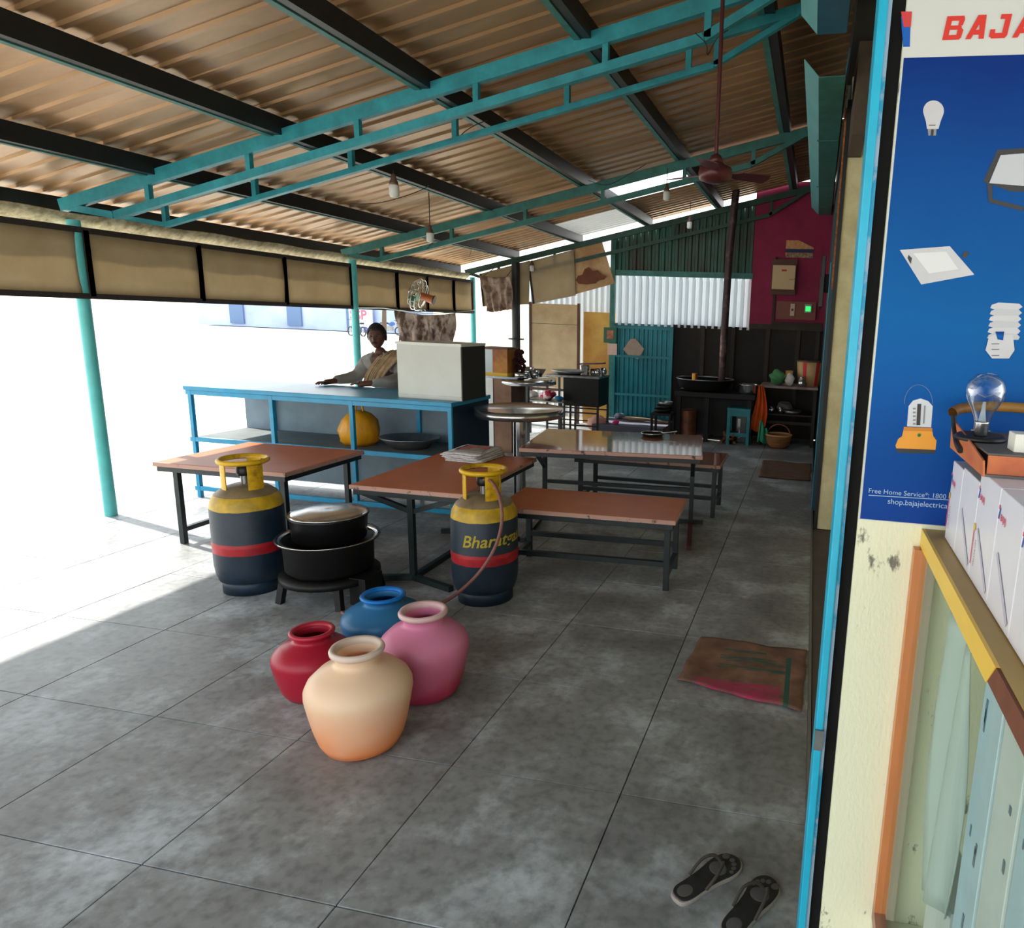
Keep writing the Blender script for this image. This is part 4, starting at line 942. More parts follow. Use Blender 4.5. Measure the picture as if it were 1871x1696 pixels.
p_ = at(700, 575, 42); tree(p_.x, 42, 3.4, 1.5, 'green street tree above the man\'s head', 3)
tree(-9.5, 17.5, 4.6, 2.0, 'green tree beyond the courtyard, glimpsed over the boards', 4)
def motorbike(px, py, Y, label, col, flip=1):
    p = at(px, py, Y); b = empty('motorbike', (p.x, Y, -.05), label, 'motorbike')
    TY = bpy.data.materials.get('tyre') or M('tyre', (60, 60, 66), .8); bc = M('bike paint '+label[:6], col, .4)
    for x in (-.62, .62):
        MB().tube([(x+.28*math.cos(a*.3927), 0, .30+.28*math.sin(a*.3927)) for a in range(17)], .045, 8, cap=False).build('wheel', TY, b)
        MB().tube([(x, -.03, .3), (x, .03, .3)], .09, 12).build('hub', DSTEEL, b)
    MB().ball((.12, 0, .78), .2, 16, (1.25, .65, .75)).build('fuel_tank', bc, b)
    MB().span((-.62, -.12, .76), (-.08, .12, .86)).build('seat', BLACKM, b, bevel=.03)
    MB().span((-.18, -.12, .30), (.22, .12, .60)).build('engine', DSTEEL, b, bevel=.03)
    MB().bar((.62, 0, .30), (.42, 0, 1.0), .05, .1).build('fork', DSTEEL, b)
    MB().bar((.42, -.32, 1.02), (.42, .32, 1.02), .03, .03).build('handlebar', BLACKM, b)
    MB().ball((.50, 0, .88), .1, 12).build('headlamp', STEEL, b)
    MB().bar((-.62, 0, .30), (-.2, 0, .7), .04, .05).build('frame', bc, b)
    b.rotation_euler = (0, 0, R(160 if flip > 0 else 15))
motorbike(850, 605, 38, 'magenta motorbike parked across the street, seen right of the mottled cloth', (200, 40, 120))
motorbike(838, 598, 41, 'pale motorbike parked behind the magenta one', (190, 190, 200), -1)
motorbike(652, 606, 40, 'dark motorbike parked across the street left of the man', (60, 80, 120))
motorbike(712, 592, 44, 'blue motorbike parked in front of the blue building, right of the man', (60, 90, 150), -1)
# ================================================================== MATS AND SLIPPERS
def mat_mesh(q, label, mat, name='floor_mat', amp=.004, nu=30, nv=24):
    a, b, c, d = [Vector((*p, .006)) for p in q]           # far left, far right, near right, near left
    ctr = (a+b+c+d)/4
    def fn(u, v):
        p = (d*(1-u)+c*u)*(1-v)+(a*(1-u)+b*u)*v
        e = min(u, 1-u, v, 1-v)
        return p-ctr+Vector((.004*math.sin(v*13), .004*math.sin(u*17), amp*(1+math.sin(u*9+v*5))*(.4 if e > .1 else 1.0)))
    o = MB().grid(fn, nu, nv).build(name, mat, solid=.006); o.location = ctr; return tag(o, label, 'mat')
def sack_mat():
    m = bpy.data.materials.new('woven sack mat'); m.use_nodes = True; t = m.node_tree; b = t.nodes['Principled BSDF']; L = t.links.new
    b.inputs['Roughness'].default_value = .95
    g = t.nodes.new('ShaderNodeTexCoord'); n = t.nodes.new('ShaderNodeTexNoise'); n.inputs['Scale'].default_value = 7; n.inputs['Detail'].default_value = 8
    L(g.outputs['Object'], n.inputs['Vector'])
    r = t.nodes.new('ShaderNodeValToRGB'); e = r.color_ramp.elements; e[0].position = .3; e[0].color = (*lin((84, 58, 52)), 1); e[1].position = .7; e[1].color = (*lin((138, 104, 84)), 1)
    L(n.outputs['Fac'], r.inputs[0]); cur = r.outputs[0]
    s = t.nodes.new('ShaderNodeSeparateXYZ'); L(g.outputs['Generated'], s.inputs[0])
    n2 = t.nodes.new('ShaderNodeTexNoise'); n2.inputs['Scale'].default_value = 9; n2.inputs['Detail'].default_value = 5; mp = t.nodes.new('ShaderNodeMapping'); mp.inputs['Scale'].default_value = (1, 9, 1)
    L(g.outputs['Object'], mp.inputs[0]); L(mp.outputs[0], n2.inputs['Vector'])
    def mask(axis, lo, hi, alo, ahi, col, nz=(.42, .55)):
        nonlocal cur
        def rng(sock, a, b_):
            x = t.nodes.new('ShaderNodeMath'); x.operation = 'COMPARE'; x.inputs[1].default_value = (a+b_)/2; x.inputs[2].default_value = (b_-a)/2; L(sock, x.inputs[0]); return x.outputs[0]
        A = rng(s.outputs['XYZ'.index(axis)], lo, hi); B = rng(s.outputs[1 if axis == 'X' else 0], alo, ahi)
        m1 = t.nodes.new('ShaderNodeMath'); m1.operation = 'MULTIPLY'; L(A, m1.inputs[0]); L(B, m1.inputs[1])
        mr = t.nodes.new('ShaderNodeMapRange'); mr.inputs['From Min'].default_value = nz[0]; mr.inputs['From Max'].default_value = nz[1]; L(n2.outputs['Fac'], mr.inputs['Value'])
        m2 = t.nodes.new('ShaderNodeMath'); m2.operation = 'MULTIPLY'; L(m1.outputs[0], m2.inputs[0]); L(mr.outputs[0], m2.inputs[1])
        mx = t.nodes.new('ShaderNodeMix'); mx.data_type = 'RGBA'; L(m2.outputs[0], mx.inputs[0]); L(cur, mx.inputs[6]); mx.inputs[7].default_value = (*lin(col), 1); cur = mx.outputs[2]
    GR = (44, 84, 74); MG = (168, 44, 88)
    mask('Y', .02, .30, .12, .80, MG, (.3, .6)); mask('Y', .62, .72, .28, .84, GR); mask('Y', .50, .56, .28, .84, GR); mask('Y', .78, .83, .30, .66, GR)
    mask('X', .83, .87, .02, .80, GR, (.25, .4)); mask('X', .12, .15, .05, .28, GR)
    L(cur, b.inputs['Base Color'])
    bp = t.nodes.new('ShaderNodeBump'); bp.inputs['Strength'].default_value = .4; n4 = t.nodes.new('ShaderNodeTexNoise'); n4.inputs['Scale'].default_value = 160; L(g.outputs['Object'], n4.inputs['Vector'])
    L(n4.outputs['Fac'], bp.inputs['Height']); L(bp.outputs[0], b.inputs['Normal'])
    return m
mat_mesh([(-.47, 3.42), (.088, 3.40), (.070, 2.81), (-.505, 2.94)], 'brown sacking floor mat with green and magenta stripes near the doorway', sack_mat())
mat_mesh([(-.50, 8.51), (.088, 8.46), (.078, 7.52), (-.48, 7.51)], 'plain brown floor mat at the far end by the kitchen', M('dusty brown mat', (104, 74, 56), .95, var=.3, scale=9))
def slipper(x, y, ang, label, side):
    s = empty('flip_flop', (x, y, 0), label, 'slipper', None, ang)
    out_ = [(-.005, -.125), (.024, -.120), (.036, -.09), (.036, -.03), (.040, .02), (.049, .07), (.044, .108), (.020, .132), (-.012, .130), (-.038, .105), (-.044, .06), (-.036, .0), (-.034, -.06), (-.034, -.10), (-.022, -.120)]
    pts = spline([Vector((p[0]*side, p[1], 0)) for p in out_+[out_[0]]], 4)[:-1]
    if side < 0: pts = pts[::-1]
    MB().prism(pts, (0, 0, .014)).build('sole', M('slipper sole grey', (150, 142, 134), .7), s, bevel=.003)
    MB().prism([Vector((p.x*.93, p.y*.955+.001, .0142)) for p in pts], (0, 0, .0045)).build('footbed', M('slipper footbed black', (30, 30, 31), .75, var=.3, scale=30, bump=.2), s, bevel=.0015)
    tm = MB()
    for tx, ty, tr_ in ((-.020, .105, .012), (.004, .108, .0085), (.019, .100, .008), (.030, .088, .0075), (.036, .072, .007)):
        tm.ball((tx*side, ty, .0185), tr_, 12, (1, 1.15, .12))
    tm.ball((0, -.085, .0185), .022, 16, (1, 1.2, .06)); tm.ball((.0, .05, .0185), .03, 16, (1, .9, .05))
    tag(tm.build('foot_prints', M('worn foot prints', (78, 76, 76), .85), s), kind='stuff')
    ST = M('slipper strap', (64, 58, 54), .5)
    for sg_ in (-1, 1):
        MB().tube(spline([Vector((-.004*side, .072, .020)), Vector(((-.004+sg_*.020)*side, .055, .046)), Vector((sg_*.036*side, .015, .045)), Vector((sg_*.037*side, -.035, .018))], 5), [.005]*16, 8).build('strap', ST, s)
    MB().tube([(-.004*side, .072, .016), (-.004*side, .072, .026)], .005, 8).build('toe_post', ST, s)
    return s
slipper(-.195, 1.795, R(-38), 'worn black flip flop nearer the camera path, left one of the pair', 1)
slipper(-.055, 1.72, R(-27), 'worn black flip flop by the cyan door guide, right one of the pair', -1)

# ================================================================== SHOP FRONT: POSTER
PO_Y = 1.4985
pos = empty('shop_poster', (.42, 1.4985, 1.85), 'tall blue shop poster printed with lamps and a red and white heading', 'poster')
def L2(x, y): 
    p = at(x, y, PO_Y); return (p.x-.42, p.z-1.85)
def flat(pix, name, mat, lay, parent=pos, raw=False):
    P = [Vector((q[0], -.0006*lay, q[1])) for q in (pix if raw else [L2(*p) for p in pix])]
    return MB().prism(P, (0, -.0004, 0)).build(name, mat, parent)
def blue_grad():
    m = bpy.data.materials.new('printed blue'); m.use_nodes = True; t = m.node_tree; b = t.nodes['Principled BSDF']; L = t.links.new
    b.inputs['Roughness'].default_value = .6; b.inputs['Specular IOR Level'].default_value = .15
    g = t.nodes.new('ShaderNodeTexCoord'); s = t.nodes.new('ShaderNodeSeparateXYZ'); L(g.outputs['Generated'], s.inputs[0])
    r = t.nodes.new('ShaderNodeValToRGB'); e = r.color_ramp.elements
    e[0].position = 0; e[0].color = (*lin((20, 62, 148)), 1); e[1].position = 1; e[1].color = (*lin((4, 46, 120)), 1)
    for p, c in ((.22, (8, 76, 152)), (.5, (4, 92, 158)), (.78, (4, 68, 140))):
        x = e.new(p); x.color = (*lin(c), 1)
    n = t.nodes.new('ShaderNodeTexNoise'); n.inputs['Scale'].default_value = 3; L(g.outputs['Object'], n.inputs['Vector'])
    a = t.nodes.new('ShaderNodeMath'); a.operation = 'MULTIPLY_ADD'; a.inputs[1].default_value = .25; L(n.outputs['Fac'], a.inputs[0])
    sb_ = t.nodes.new('ShaderNodeMath'); sb_.operation = 'SUBTRACT'; sb_.inputs[1].default_value = .12; L(s.outputs['Z'], sb_.inputs[0]); L(sb_.outputs[0], a.inputs[2])
    L(a.outputs[0], r.inputs[0]); L(r.outputs[0], b.inputs['Base Color']); return m
z_b = 1.2485; z_h = 2.155
PAPER = M('poster paper white', (206, 208, 204), .45)
MB().span((.1245-.42, -.0005, 1.2465-1.85), (.82-.42, .0, 2.45-1.85)).build('paper', PAPER, pos)
MB().span((.1275-.42, -.0012, z_b-1.85), (.82-.42, -.0006, z_h-1.85)).build('blue_print', blue_grad(), pos)
flat([(1646, 30), (1664, 30), (1662, 86), (1650, 86)], 'logo_bar', M('logo blue', (20, 92, 180), .4), 2)
flat([(1646, 22), (1666, 22), (1664, 50), (1651, 50)], 'logo_bar_red', M('logo red', (206, 66, 66), .4), 3)
def pos_text(txt, px, py, size, mat, lay=3, shear=0, off=0.0, sx_=1.0):
    v, f = text_mesh(txt, size, shear=shear, offset=off); x0_, z0_ = L2(px, py)
    o = MB(); o.v = [(x0_+p.x*sx_, -.0006*lay, z0_+p.y) for p in v]; o.f = f; o.sm = [False]*len(f); return o.build('lettering', mat, pos)
PRED = M('heading red', (214, 58, 48), .4)
def block_word(word, x0_, z0_, hgt, wid, gap_, parent, mat, lay):
    S_ = {'B': [((0, 0), (.3, 0), (.3, 1), (0, 1)), ((.3, .80), (.86, .80), (.98, .90), (.92, 1), (.3, 1)), ((.3, .42), (.86, .42), (.92, .52), (.86, .60), (.3, .60)), ((.3, 0), (.92, 0), (1, .10), (.88, .20), (.3, .20)), ((.70, .56), (.95, .60), (1, .85), (.92, .95), (.70, .85)), ((.72, .16), (1, .06), (1.04, .40), (.90, .50), (.72, .46))],
          'A': [((0, 0), (.30, 0), (.62, .72), (.62, 1), (.42, 1)), ((.72, 0), (1, 0), (.86, 1), (.56, 1), (.58, .72)), ((.26, .18), (.78, .18), (.78, .38), (.36, .38))],
          'J': [((.66, .10), (.96, .10), (.96, 1), (.66, 1)), ((.12, 0), (.86, 0), (.96, .12), (.70, .22), (.16, .22)), ((0, .08), (.20, 0), (.28, .20), (.26, .38), (0, .38)), ((.40, .80), (.66, .80), (.66, 1), (.40, 1))]}
    mb = MB(); x_ = x0_; n = 0
    for ch in word:
        for q in S_[ch]:
            mb.prism([(x_+(a+.16*b)*wid, -.0006*lay-.00003*n, z0_+b*hgt) for a, b in q], (0, -.0002, 0)); n += 1
        x_ += wid*1.16+gap_
    return mb.build('lettering', mat, parent)
_hx, _hz = L2(1721, 74)
block_word('BAJAJ', _hx, _hz, .040, .0325, .003, pos, PRED, 3)
WHT = M('poster small white print', (168, 196, 226), .5)
pos_text('Free Home Service*: 1800 102 5963', 1586, 900, .0145, WHT, sx_=1.02)
pos_text('shop.bajajelectricals.com', 1621, 920, .0165, WHT, sx_=1.0)
flat([(1587, 904), (1790, 916), (1790, 917.3), (1587, 905.3)], 'rule', WHT, 3)
GW = M('printed lamp grey white', (196, 196, 200), .5, var=.08, scale=8); GD = M('printed dark grey', (52, 52, 54), .5); GM_ = M('printed mid grey', (140, 140, 140), .5)
# led bulb
bulb_pts = [(1687+36*0, 205)]
cxp, cyp, rp = 1705.5, 203, 19
o_ = [(cxp+rp*math.cos(R(a)), cyp-rp*math.sin(R(a))) for a in range(-20, 201, 10)]
o_ += [(cxp-14, 222), (cxp-12, 236), (cxp+9, 236), (cxp+13, 222)]
flat(o_, 'printed_bulb', GW, 2); flat([(1695, 236), (1711, 236), (1710, 248), (1696, 248)], 'printed_bulb_cap', GM_, 2)
flat([(1701, 237), (1706, 237), (1705, 248), (1700, 248)], 'printed_bulb_cap_mark', GD, 3); flat([(1697, 228.5), (1709, 228.5), (1709, 230), (1697, 230)], 'printed_mark', GD, 3)
# panel light
flat([(1644, 457), (1735, 450), (1780, 502), (1683, 520)], 'printed_panel_frame', GW, 2)
flat([(1668, 463), (1728, 460), (1751, 492), (1697, 500)], 'printed_panel_light', M('printed panel white', (212, 214, 214), .5), 3)
flat([(1660, 466), (1666, 472), (1664, 483), (1658, 472)], 'printed_clip', GD, 3); flat([(1757, 468), (1763, 458), (1771, 463), (1762, 473)], 'printed_clip', GD, 3)
# flood light (mostly beyond the photo's edge)
flat([(1796, 332), (1822, 274), (1885, 270), (1900, 352), (1846, 350)], 'printed_flood_frame', GD, 2)
flat([(1807, 335), (1828, 284), (1880, 280), (1890, 342)], 'printed_flood_glass', M('printed pale glass', (186, 190, 196), .5), 3)
flat([(1803, 334), (1812, 336), (1813, 364), (1870, 378), (1868, 386), (1806, 370)], 'printed_flood_bracket', GD, 3)
# spiral lamp
for i in range(6):
    y = 557+i*11; x0_ = 1812-3*i*.4
    flat([(x0_, y), (x0_+12, y-4), (1862-i, y-2), (1868-i, y+4), (1860, y+9), (x0_+6, y+9), (x0_-3, y+6)], 'printed_spiral', GW if i % 2 == 0 else M('printed lamp grey', (184, 186, 190), .5), 2+(i % 2))
flat([(1806, 617), (1815, 612), (1850, 612), (1853, 640), (1843, 655), (1812, 655), (1800, 640)], 'printed_spiral_base', GW, 4)
flat([(1818, 606), (1834, 606), (1832, 622), (1822, 620)], 'printed_spiral_gap', bpy.data.materials['printed blue'], 5)
for y in (628, 638, 649): flat([(1811, y), (1825, y), (1825, y+1.2), (1811, y+1.2)], 'printed_mark', GD, 5)
# lantern
OR_ = M('printed lantern orange', (236, 160, 52), .5); OR2 = M('printed lantern orange shade', (206, 132, 40), .5)
flat([(1636, 814), (1641, 802), (1648, 797), (1652, 780), (1702, 782), (1705, 797), (1711, 805), (1709, 822), (1638, 820)], 'printed_lantern_base', OR_, 2)
flat([(1651, 780), (1703, 782), (1703, 788), (1651, 787)], 'printed_lantern_band', OR2, 3)
flat([(1636, 819), (1710, 822), (1706, 829), (1640, 827)], 'printed_lantern_foot', GD, 3)
flat([(1657, 779), (1660, 742), (1668, 732), (1682, 728), (1696, 733), (1704, 742), (1701, 781)], 'printed_lantern_glass', M('printed lantern glass', (206, 210, 216), .4), 2)
flat([(1676, 738), (1683, 738), (1681, 777), (1674, 777)], 'printed_tube', GD, 3); flat([(1688, 741), (1691, 741), (1689, 774), (1686, 774)], 'printed_tube', GM_, 3)
for k in range(5): flat([(1668, 745+k*7), (1673, 745+k*7), (1672.6, 748+k*7), (1667.6, 748+k*7)], 'printed_grille', GM_, 3)
hd = [L2(1654+25+26*math.cos(R(a))-1, 738-35*math.sin(R(a))) for a in range(180, -1, -12)]
MB().tube([(x-.42+.42, -.0016, z) for x, z in hd], .0006, 5).build('printed_handle', M('printed handle', (110, 130, 160), .5), pos)
gcx, gcy = L2(1679, 795); MB().lathe([(.0001, 0), (.0035, 0), (.0035, .0004), (.0001, .0004)], (gcx, -.0022, gcy), 16, m=Matrix.Rotation(R(90), 3, 'X')).build('printed_button', M('printed green', (24, 120, 70), .5), pos)

# ================================================================== DISPLAY COUNTER
dc = empty('display_counter', (.60, .95, 0), 'glass sided display counter with orange wood frame and yellow top by the poster', 'counter')
def D(x, y, z): return (x-.60, y-.95, z)
OW = M('orange wood frame', (212, 136, 84), .4, var=.15, scale=5, stretch=(8, 8, 1)); YL = M('yellow laminate edge', (236, 196, 76), .4, var=.08, scale=5)
MU = M('mustard laminate top', (182, 150, 72), .4, col2=(164, 134, 66), scale=3); BW = M('bare brown board edge', (120, 72, 52), .8, var=.25, scale=20)
MB().span(D(.262, -.4, 1.205), D(1.2, 1.498, 1.2385)).build('counter_top', MU, dc)
MB().prism([D(.256, 1.498, 1.200), D(.256, .905, 1.200), D(.256, .872, 1.2385), D(.256, 1.498, 1.2385)], (.006, 0, 0)).build('edge_strip', YL, dc)
MB().span(D(.2572, -.4, 1.203), D(.2625, .93, 1.2375)).build('bare_edge', BW, dc)
MB().span(D(.2425, 1.470, .30), D(.268, 1.498, 1.198)).build('stile', OW, dc)
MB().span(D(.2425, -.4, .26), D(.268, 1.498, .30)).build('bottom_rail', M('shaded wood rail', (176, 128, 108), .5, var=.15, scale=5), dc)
MB().span(D(.268, 1.455, .30), D(.285, 1.498, 1.198)).build('glass_bead', M('grey bead', (176, 160, 142), .5), dc)
MB().span(D(.2425, -.4, 0), D(.27, 1.498, .26)).build('plinth', M('counter plinth cream', (226, 222, 200), .7), dc)
GLS = bpy.data.materials.new('counter glass'); GLS.use_nodes = True
_t = GLS.node_tree; _t.nodes.remove(_t.nodes['Principled BSDF']); _g = _t.nodes.new('ShaderNodeBsdfGlossy'); _g.inputs['Roughness'].default_value = .03
_tr = _t.nodes.new('ShaderNodeBsdfTransparent'); _tr.inputs[0].default_value = (.93, .97, .95, 1); _m = _t.nodes.new('ShaderNodeMixShader')
_f = _t.nodes.new('ShaderNodeFresnel'); _f.inputs[0].default_value = 1.5
_m.inputs[0].default_value = .045; _t.links.new(_tr.outputs[0], _m.inputs[1]); _t.links.new(_g.outputs[0], _m.inputs[2]); _t.links.new(_m.outputs[0], _t.nodes['Material Output'].inputs['Surface'])
MB().span(D(.256, -.4, .30), D(.260, 1.455, 1.2)).build('glass_pane', GLS, dc)
MB().span(D(.262, -.4, .245), D(1.2, 1.498, .26)).build('floor_board', M('counter inside floor', (214, 210, 190), .7), dc)
MB().span(D(.62, -.4, .26), D(.64, 1.498, 1.2)).build('inner_back', M('counter inside back', (212, 214, 200), .8), dc)
# packets behind the glass
PK = M('pale blue carton', (186, 204, 214), .6, var=.12, scale=12); PK2 = M('grey white carton', (206, 210, 206), .6, var=.10, scale=14); INK = M('grey ink print', (112, 122, 132), .7)
def carton(x0_, y0_, z0_, dx, dy, dz, mat, label, marks=0, name='carton', group=None, seed=0):
    c = empty(name, (x0_+dx/2, y0_+dy/2, z0_), label, 'box', group)
    MB().span((-dx/2, -dy/2, 0), (dx/2, dy/2, dz)).build('box_body', mat, c, bevel=.0015)
    MB().span((-dx/2-.0006, -dy/2+.003, .002), (-dx/2-.0001, -dy/2+.006, dz-.002)).build('fold_line', M('fold white', (232, 238, 244), .5) if 'fold white' not in bpy.data.materials else bpy.data.materials['fold white'], c)
    rnd = random.Random(seed)
    if marks:
        mb = MB()
        for _ in range(marks):
            yy = rnd.uniform(-dy/2+.012, dy/2-.02); zz = rnd.uniform(.04, dz-.05); mb.span((-dx/2-.0012, yy, zz), (-dx/2-.0006, yy+rnd.uniform(.003, .008), zz+rnd.uniform(.01, .04)))
        mb.build('printed_text', INK, c)
    return c
for i in range(6):
    yy = .985+.02-.105*i
    carton(.285, yy-.10, .262, .12, .10, .90-.004*i, PK if i % 2 == 0 else PK2, 'tall pale blue and white carton behind the counter glass, %s from the shop wall' % ('nearest', 'second', 'third', 'fourth', 'fifth', 'sixth')[i], 8, seed=i, name='tall_carton')
for i, z_ in enumerate((.74, .90, 1.03)):
    carton(.33, 1.12+.03*(i % 2), z_-.0 if 0 else .262+.125*i, .12, .17, .122, PK2, 'small grey white carton in the inner row behind the counter glass, %s of three' % ('lowest', 'middle', 'topmost')[i], 4, seed=20+i, name='small_carton')
pk = empty('plastic_packet', (.30, 1.20, .262), 'clear plastic packet standing behind the counter glass', 'packet')
MB().grid(lambda u, v: (.012*math.sin(u*9+v*4), -.09+.20*u+.02*v, .38+.50*v-.12*u*(1-v)), 12, 14).build('film', M('clear cloudy film', (222, 232, 230), .25, translucent=.3, alpha=.75), pk, solid=.002)
MB().span((.014, -.08, 0), (.06, .10, .385)).build('holder_box', PK2, pk)
# white cartons on the counter top
WC = M('white glossy carton', (226, 226, 234), .35, var=.05, scale=6); RP = M('carton red print', (214, 70, 100), .5); BP_ = M('carton blue print', (70, 90, 170), .5); YP = M('carton yellow print', (226, 190, 60), .5); KP = M('carton black print', (58, 60, 72), .6); GP = M('carton faint picture', (190, 188, 204), .6)
def big_carton(y1, y0, label, z1=1.415, logo=True, x0_=.292, pic=False, red=True):
    dy = y1-y0; dz = z1-1.2395; c = empty('white_carton', (x0_+.06, (y1+y0)/2, 1.2395), label, 'box')
    MB().span((-.06, -dy/2, 0), (.09, dy/2, dz)).build('box_body', WC, c, bevel=.002)
    X = -.0612
    if logo:
        v, f = text_mesh('BAJAJ', .0135, offset=.0004); o = MB(); o.v = [(X, dy/2-.016-p.x*.9, dz-.045+p.y) for p in v]; o.f = f; o.sm = [False]*len(f); o.build('lettering', RP, c)
        MB().prism([(X, dy/2-.004, dz-.045), (X, dy/2-.009, dz-.045), (X, dy/2-.013, dz-.028), (X, dy/2-.009, dz-.028)], (-.0003, 0, 0)).build('logo_mark', BP_, c)
        MB().prism([(X, dy/2-.004, dz-.030), (X, dy/2-.008, dz-.030), (X, dy/2-.008, dz-.024), (X, dy/2-.004, dz-.024)], (-.0003, 0, 0)).build('logo_dot', RP, c)
    if red:
        MB().span((X-.0003, dy/2-.006, .025), (X, dy/2-.002, .085)).build('red_band', RP, c)
        MB().span((X-.0004, dy/2-.012, .085), (X, dy/2-.002, .096)).build('yellow_mark', YP, c)
        v, f = text_mesh('LED BATTEN', .0085); o = MB(); o.v = [(X, dy/2-.020-p.y, .072-p.x*.95) for p in v]; o.f = f; o.sm = [False]*len(f); o.build('small_print', KP, c)
    if pic: MB().prism([(X, dy/2-.02, .09), (X, dy/2-.028, .095), (X, -dy/2+.008, .02), (X, -dy/2+.014, .012)], (-.0003, 0, 0)).build('printed_tube_picture', GP, c)
    return c
for nm_, e_ in (('x', 0),): pass
big_carton(1.44, 1.345, 'white carton with red lettering, farthest on the counter top against the blue poster', z1=1.40)
big_carton(1.343, 1.215, 'plain white carton with a faint picture, second from the poster', z1=1.405, logo=False, red=False, pic=True)
big_carton(1.213, 1.085, 'white carton with red lettering and a printed tube, third from the poster', z1=1.425, pic=True)
big_carton(1.083, .96, 'white carton at the right edge, fourth from the poster', z1=1.425, pic=True, red=False)
big_carton(.958, .84, 'white carton nearest the camera, fifth from the poster', z1=1.42, pic=False, red=False)
# orange tray with glass bulb
ty = empty('carton_tray', (.36, 1.30, 1.4255), 'open orange brown tray lying on the white cartons with a glass bulb on it', 'tray')
OT = M('orange card', (206, 124, 66), .6, col2=(182, 96, 62), scale=9); DK = M('dark grey card top', (96, 92, 90), .7)
Rt = Matrix.Rotation(R(0), 3, 'Z')
MB().span((-.075, -.14, 0), (.13, .14, .004)).build('base', DK, ty)
MB().prism([(-.075, .14, .0), (-.075, -.14, .0), (-.078, -.14, .026), (-.078, .02, .046), (-.078, .14, .058)], (-.003, 0, 0)).build('side_flap', OT, ty)
MB().span((-.072, -.13, .034), (.125, .13, .037)).build('upper_card', DK, ty)
for sy_ in (-1, 1): MB().span((-.072, sy_*.132-.002, 0), (.125, sy_*.132+.002, .034)).build('end_flap', OT, ty)
MB().tube(spline([Vector((-.086, .115, .072)), Vector((-.07, .128, .079)), Vector((-.02, .135, .086)), Vector((.06, .135, .086)), Vector((.12, .12, .08))], 5), .010, 12, cap=False).build('rolled_edge', M('rolled brown card', (150, 108, 48), .5, col2=(96, 62, 28), scale=9), ty)
MB().tube(spline([Vector((-.084, .112, .066)), Vector((-.082, .095, .04)), Vector((-.083, .06, .022)), Vector((-.083, .02, .014))], 5), .0055, 8).build('black_strap', BLACKM, ty)
gbp = Vector((.306, 1.315, 1.4625))
gl = empty('glass_bulb', tuple(gbp), 'clear glass light bulb standing on its cap on the orange tray', 'bulb')
GB = bpy.data.materials.new('clear bulb glass'); GB.use_nodes = True
_t = GB.node_tree; _t.nodes.remove(_t.nodes['Principled BSDF']); _g = _t.nodes.new('ShaderNodeBsdfGlossy'); _g.inputs['Roughness'].default_value = .05
_tr = _t.nodes.new('ShaderNodeBsdfTransparent'); _tr.inputs[0].default_value = (.90, .94, .97, 1); _m = _t.nodes.new('ShaderNodeMixShader')
_f = _t.nodes.new('ShaderNodeLayerWeight'); _f.inputs[0].default_value = .42
_t.links.new(_f.outputs['Facing'], _m.inputs[0]); _t.links.new(_tr.outputs[0], _m.inputs[1]); _t.links.new(_g.outputs[0], _m.inputs[2]); _t.links.new(_m.outputs[0], _t.nodes['Material Output'].inputs['Surface'])
MB().lathe([(.001, .113), (.018, .110), (.030, .098), (.0335, .083), (.031, .068), (.022, .050), (.0155, .036), (.013, .026)][::-1], n=36).build('glass_envelope', GB, gl)
MB().lathe([(.001, 0), (.010, 0), (.0125, .004), (.0125, .024), (.0135, .027), (.001, .027)], n=24).build('bayonet_cap', STEEL, gl)
for s in (-1, 1): MB().tube([(s*.0125, 0, .010), (s*.016, 0, .010)], .0016, 8).build('pin', STEEL, gl)
MB().lathe([(.001, .027), (.007, .027), (.004, .045), (.0025, .062), (.001, .062)], n=12).build('stem', M('stem glass', (200, 210, 214), .1, alpha=.6), gl)
MB().tube([(-.012, 0, .075), (0, 0, .070), (.012, 0, .075)], .0007, 5).build('filament', DSTEEL, gl)
bd = MB().lathe([(.001, 0), (.042, 0), (.045, .004), (.038, .010), (.020, .006), (.001, .006)], (0, 0, 0), 28).build('black_dish', BLACKM, loc=(.306, 1.315, 1.4625)); tag(bd, 'small black dish under the glass bulb on the orange tray', 'dish')
gl.location.z = 1.4690
wbx = MB().span((-.02, -.02, 0), (.02, .02, .030)).build('small_white_box', M('matte white card', (226, 226, 216), .6), loc=(.352, 1.215, 1.4627), bevel=.001); tag(wbx, 'tiny white box on the orange tray right of the glass bulb', 'box')
# ================================================================== THE MAN BEHIND THE COUNTER
SKIN = M('dark brown skin', (92, 60, 48), .55, var=.15, scale=12, spec=.4)
SHIRT = M('grey cotton shirt', (142, 140, 134), .9, var=.2, scale=7, bump=.25, bscale=22)
TOWEL = M('cream cotton towel', (176, 150, 118), .95, col2=(142, 116, 88), scale=14, bump=.3, bscale=50)
def skinned(name, verts, edges, mat, parent, sub=2, root=0, disp=None):
    me = bpy.data.meshes.new(name); me.from_pydata([v[0] for v in verts], edges, []); me.update()
    o = bpy.data.objects.new(name, me); COL.objects.link(o)
    sk = o.modifiers.new('skin', 'SKIN'); sk.use_smooth_shade = True
    lay = me.skin_vertices[0].data
    for i, v in enumerate(verts):
        r = v[1]; lay[i].radius = r if isinstance(r, tuple) else (r, r); lay[i].use_root = (i == root)
    s = o.modifiers.new('sub', 'SUBSURF'); s.levels = sub; s.render_levels = sub
    bpy.context.view_layer.update()
    m2 = bpy.data.meshes.new_from_object(o.evaluated_get(bpy.context.evaluated_depsgraph_get()))
    o.modifiers.clear(); o.data = m2; m2.materials.clear(); m2.materials.append(mat); m2.polygons.foreach_set('use_smooth', [True]*len(m2.polygons))
    if disp:
        for vtx in m2.vertices: vtx.co = disp(vtx.co.copy())
    o.parent = parent; return o
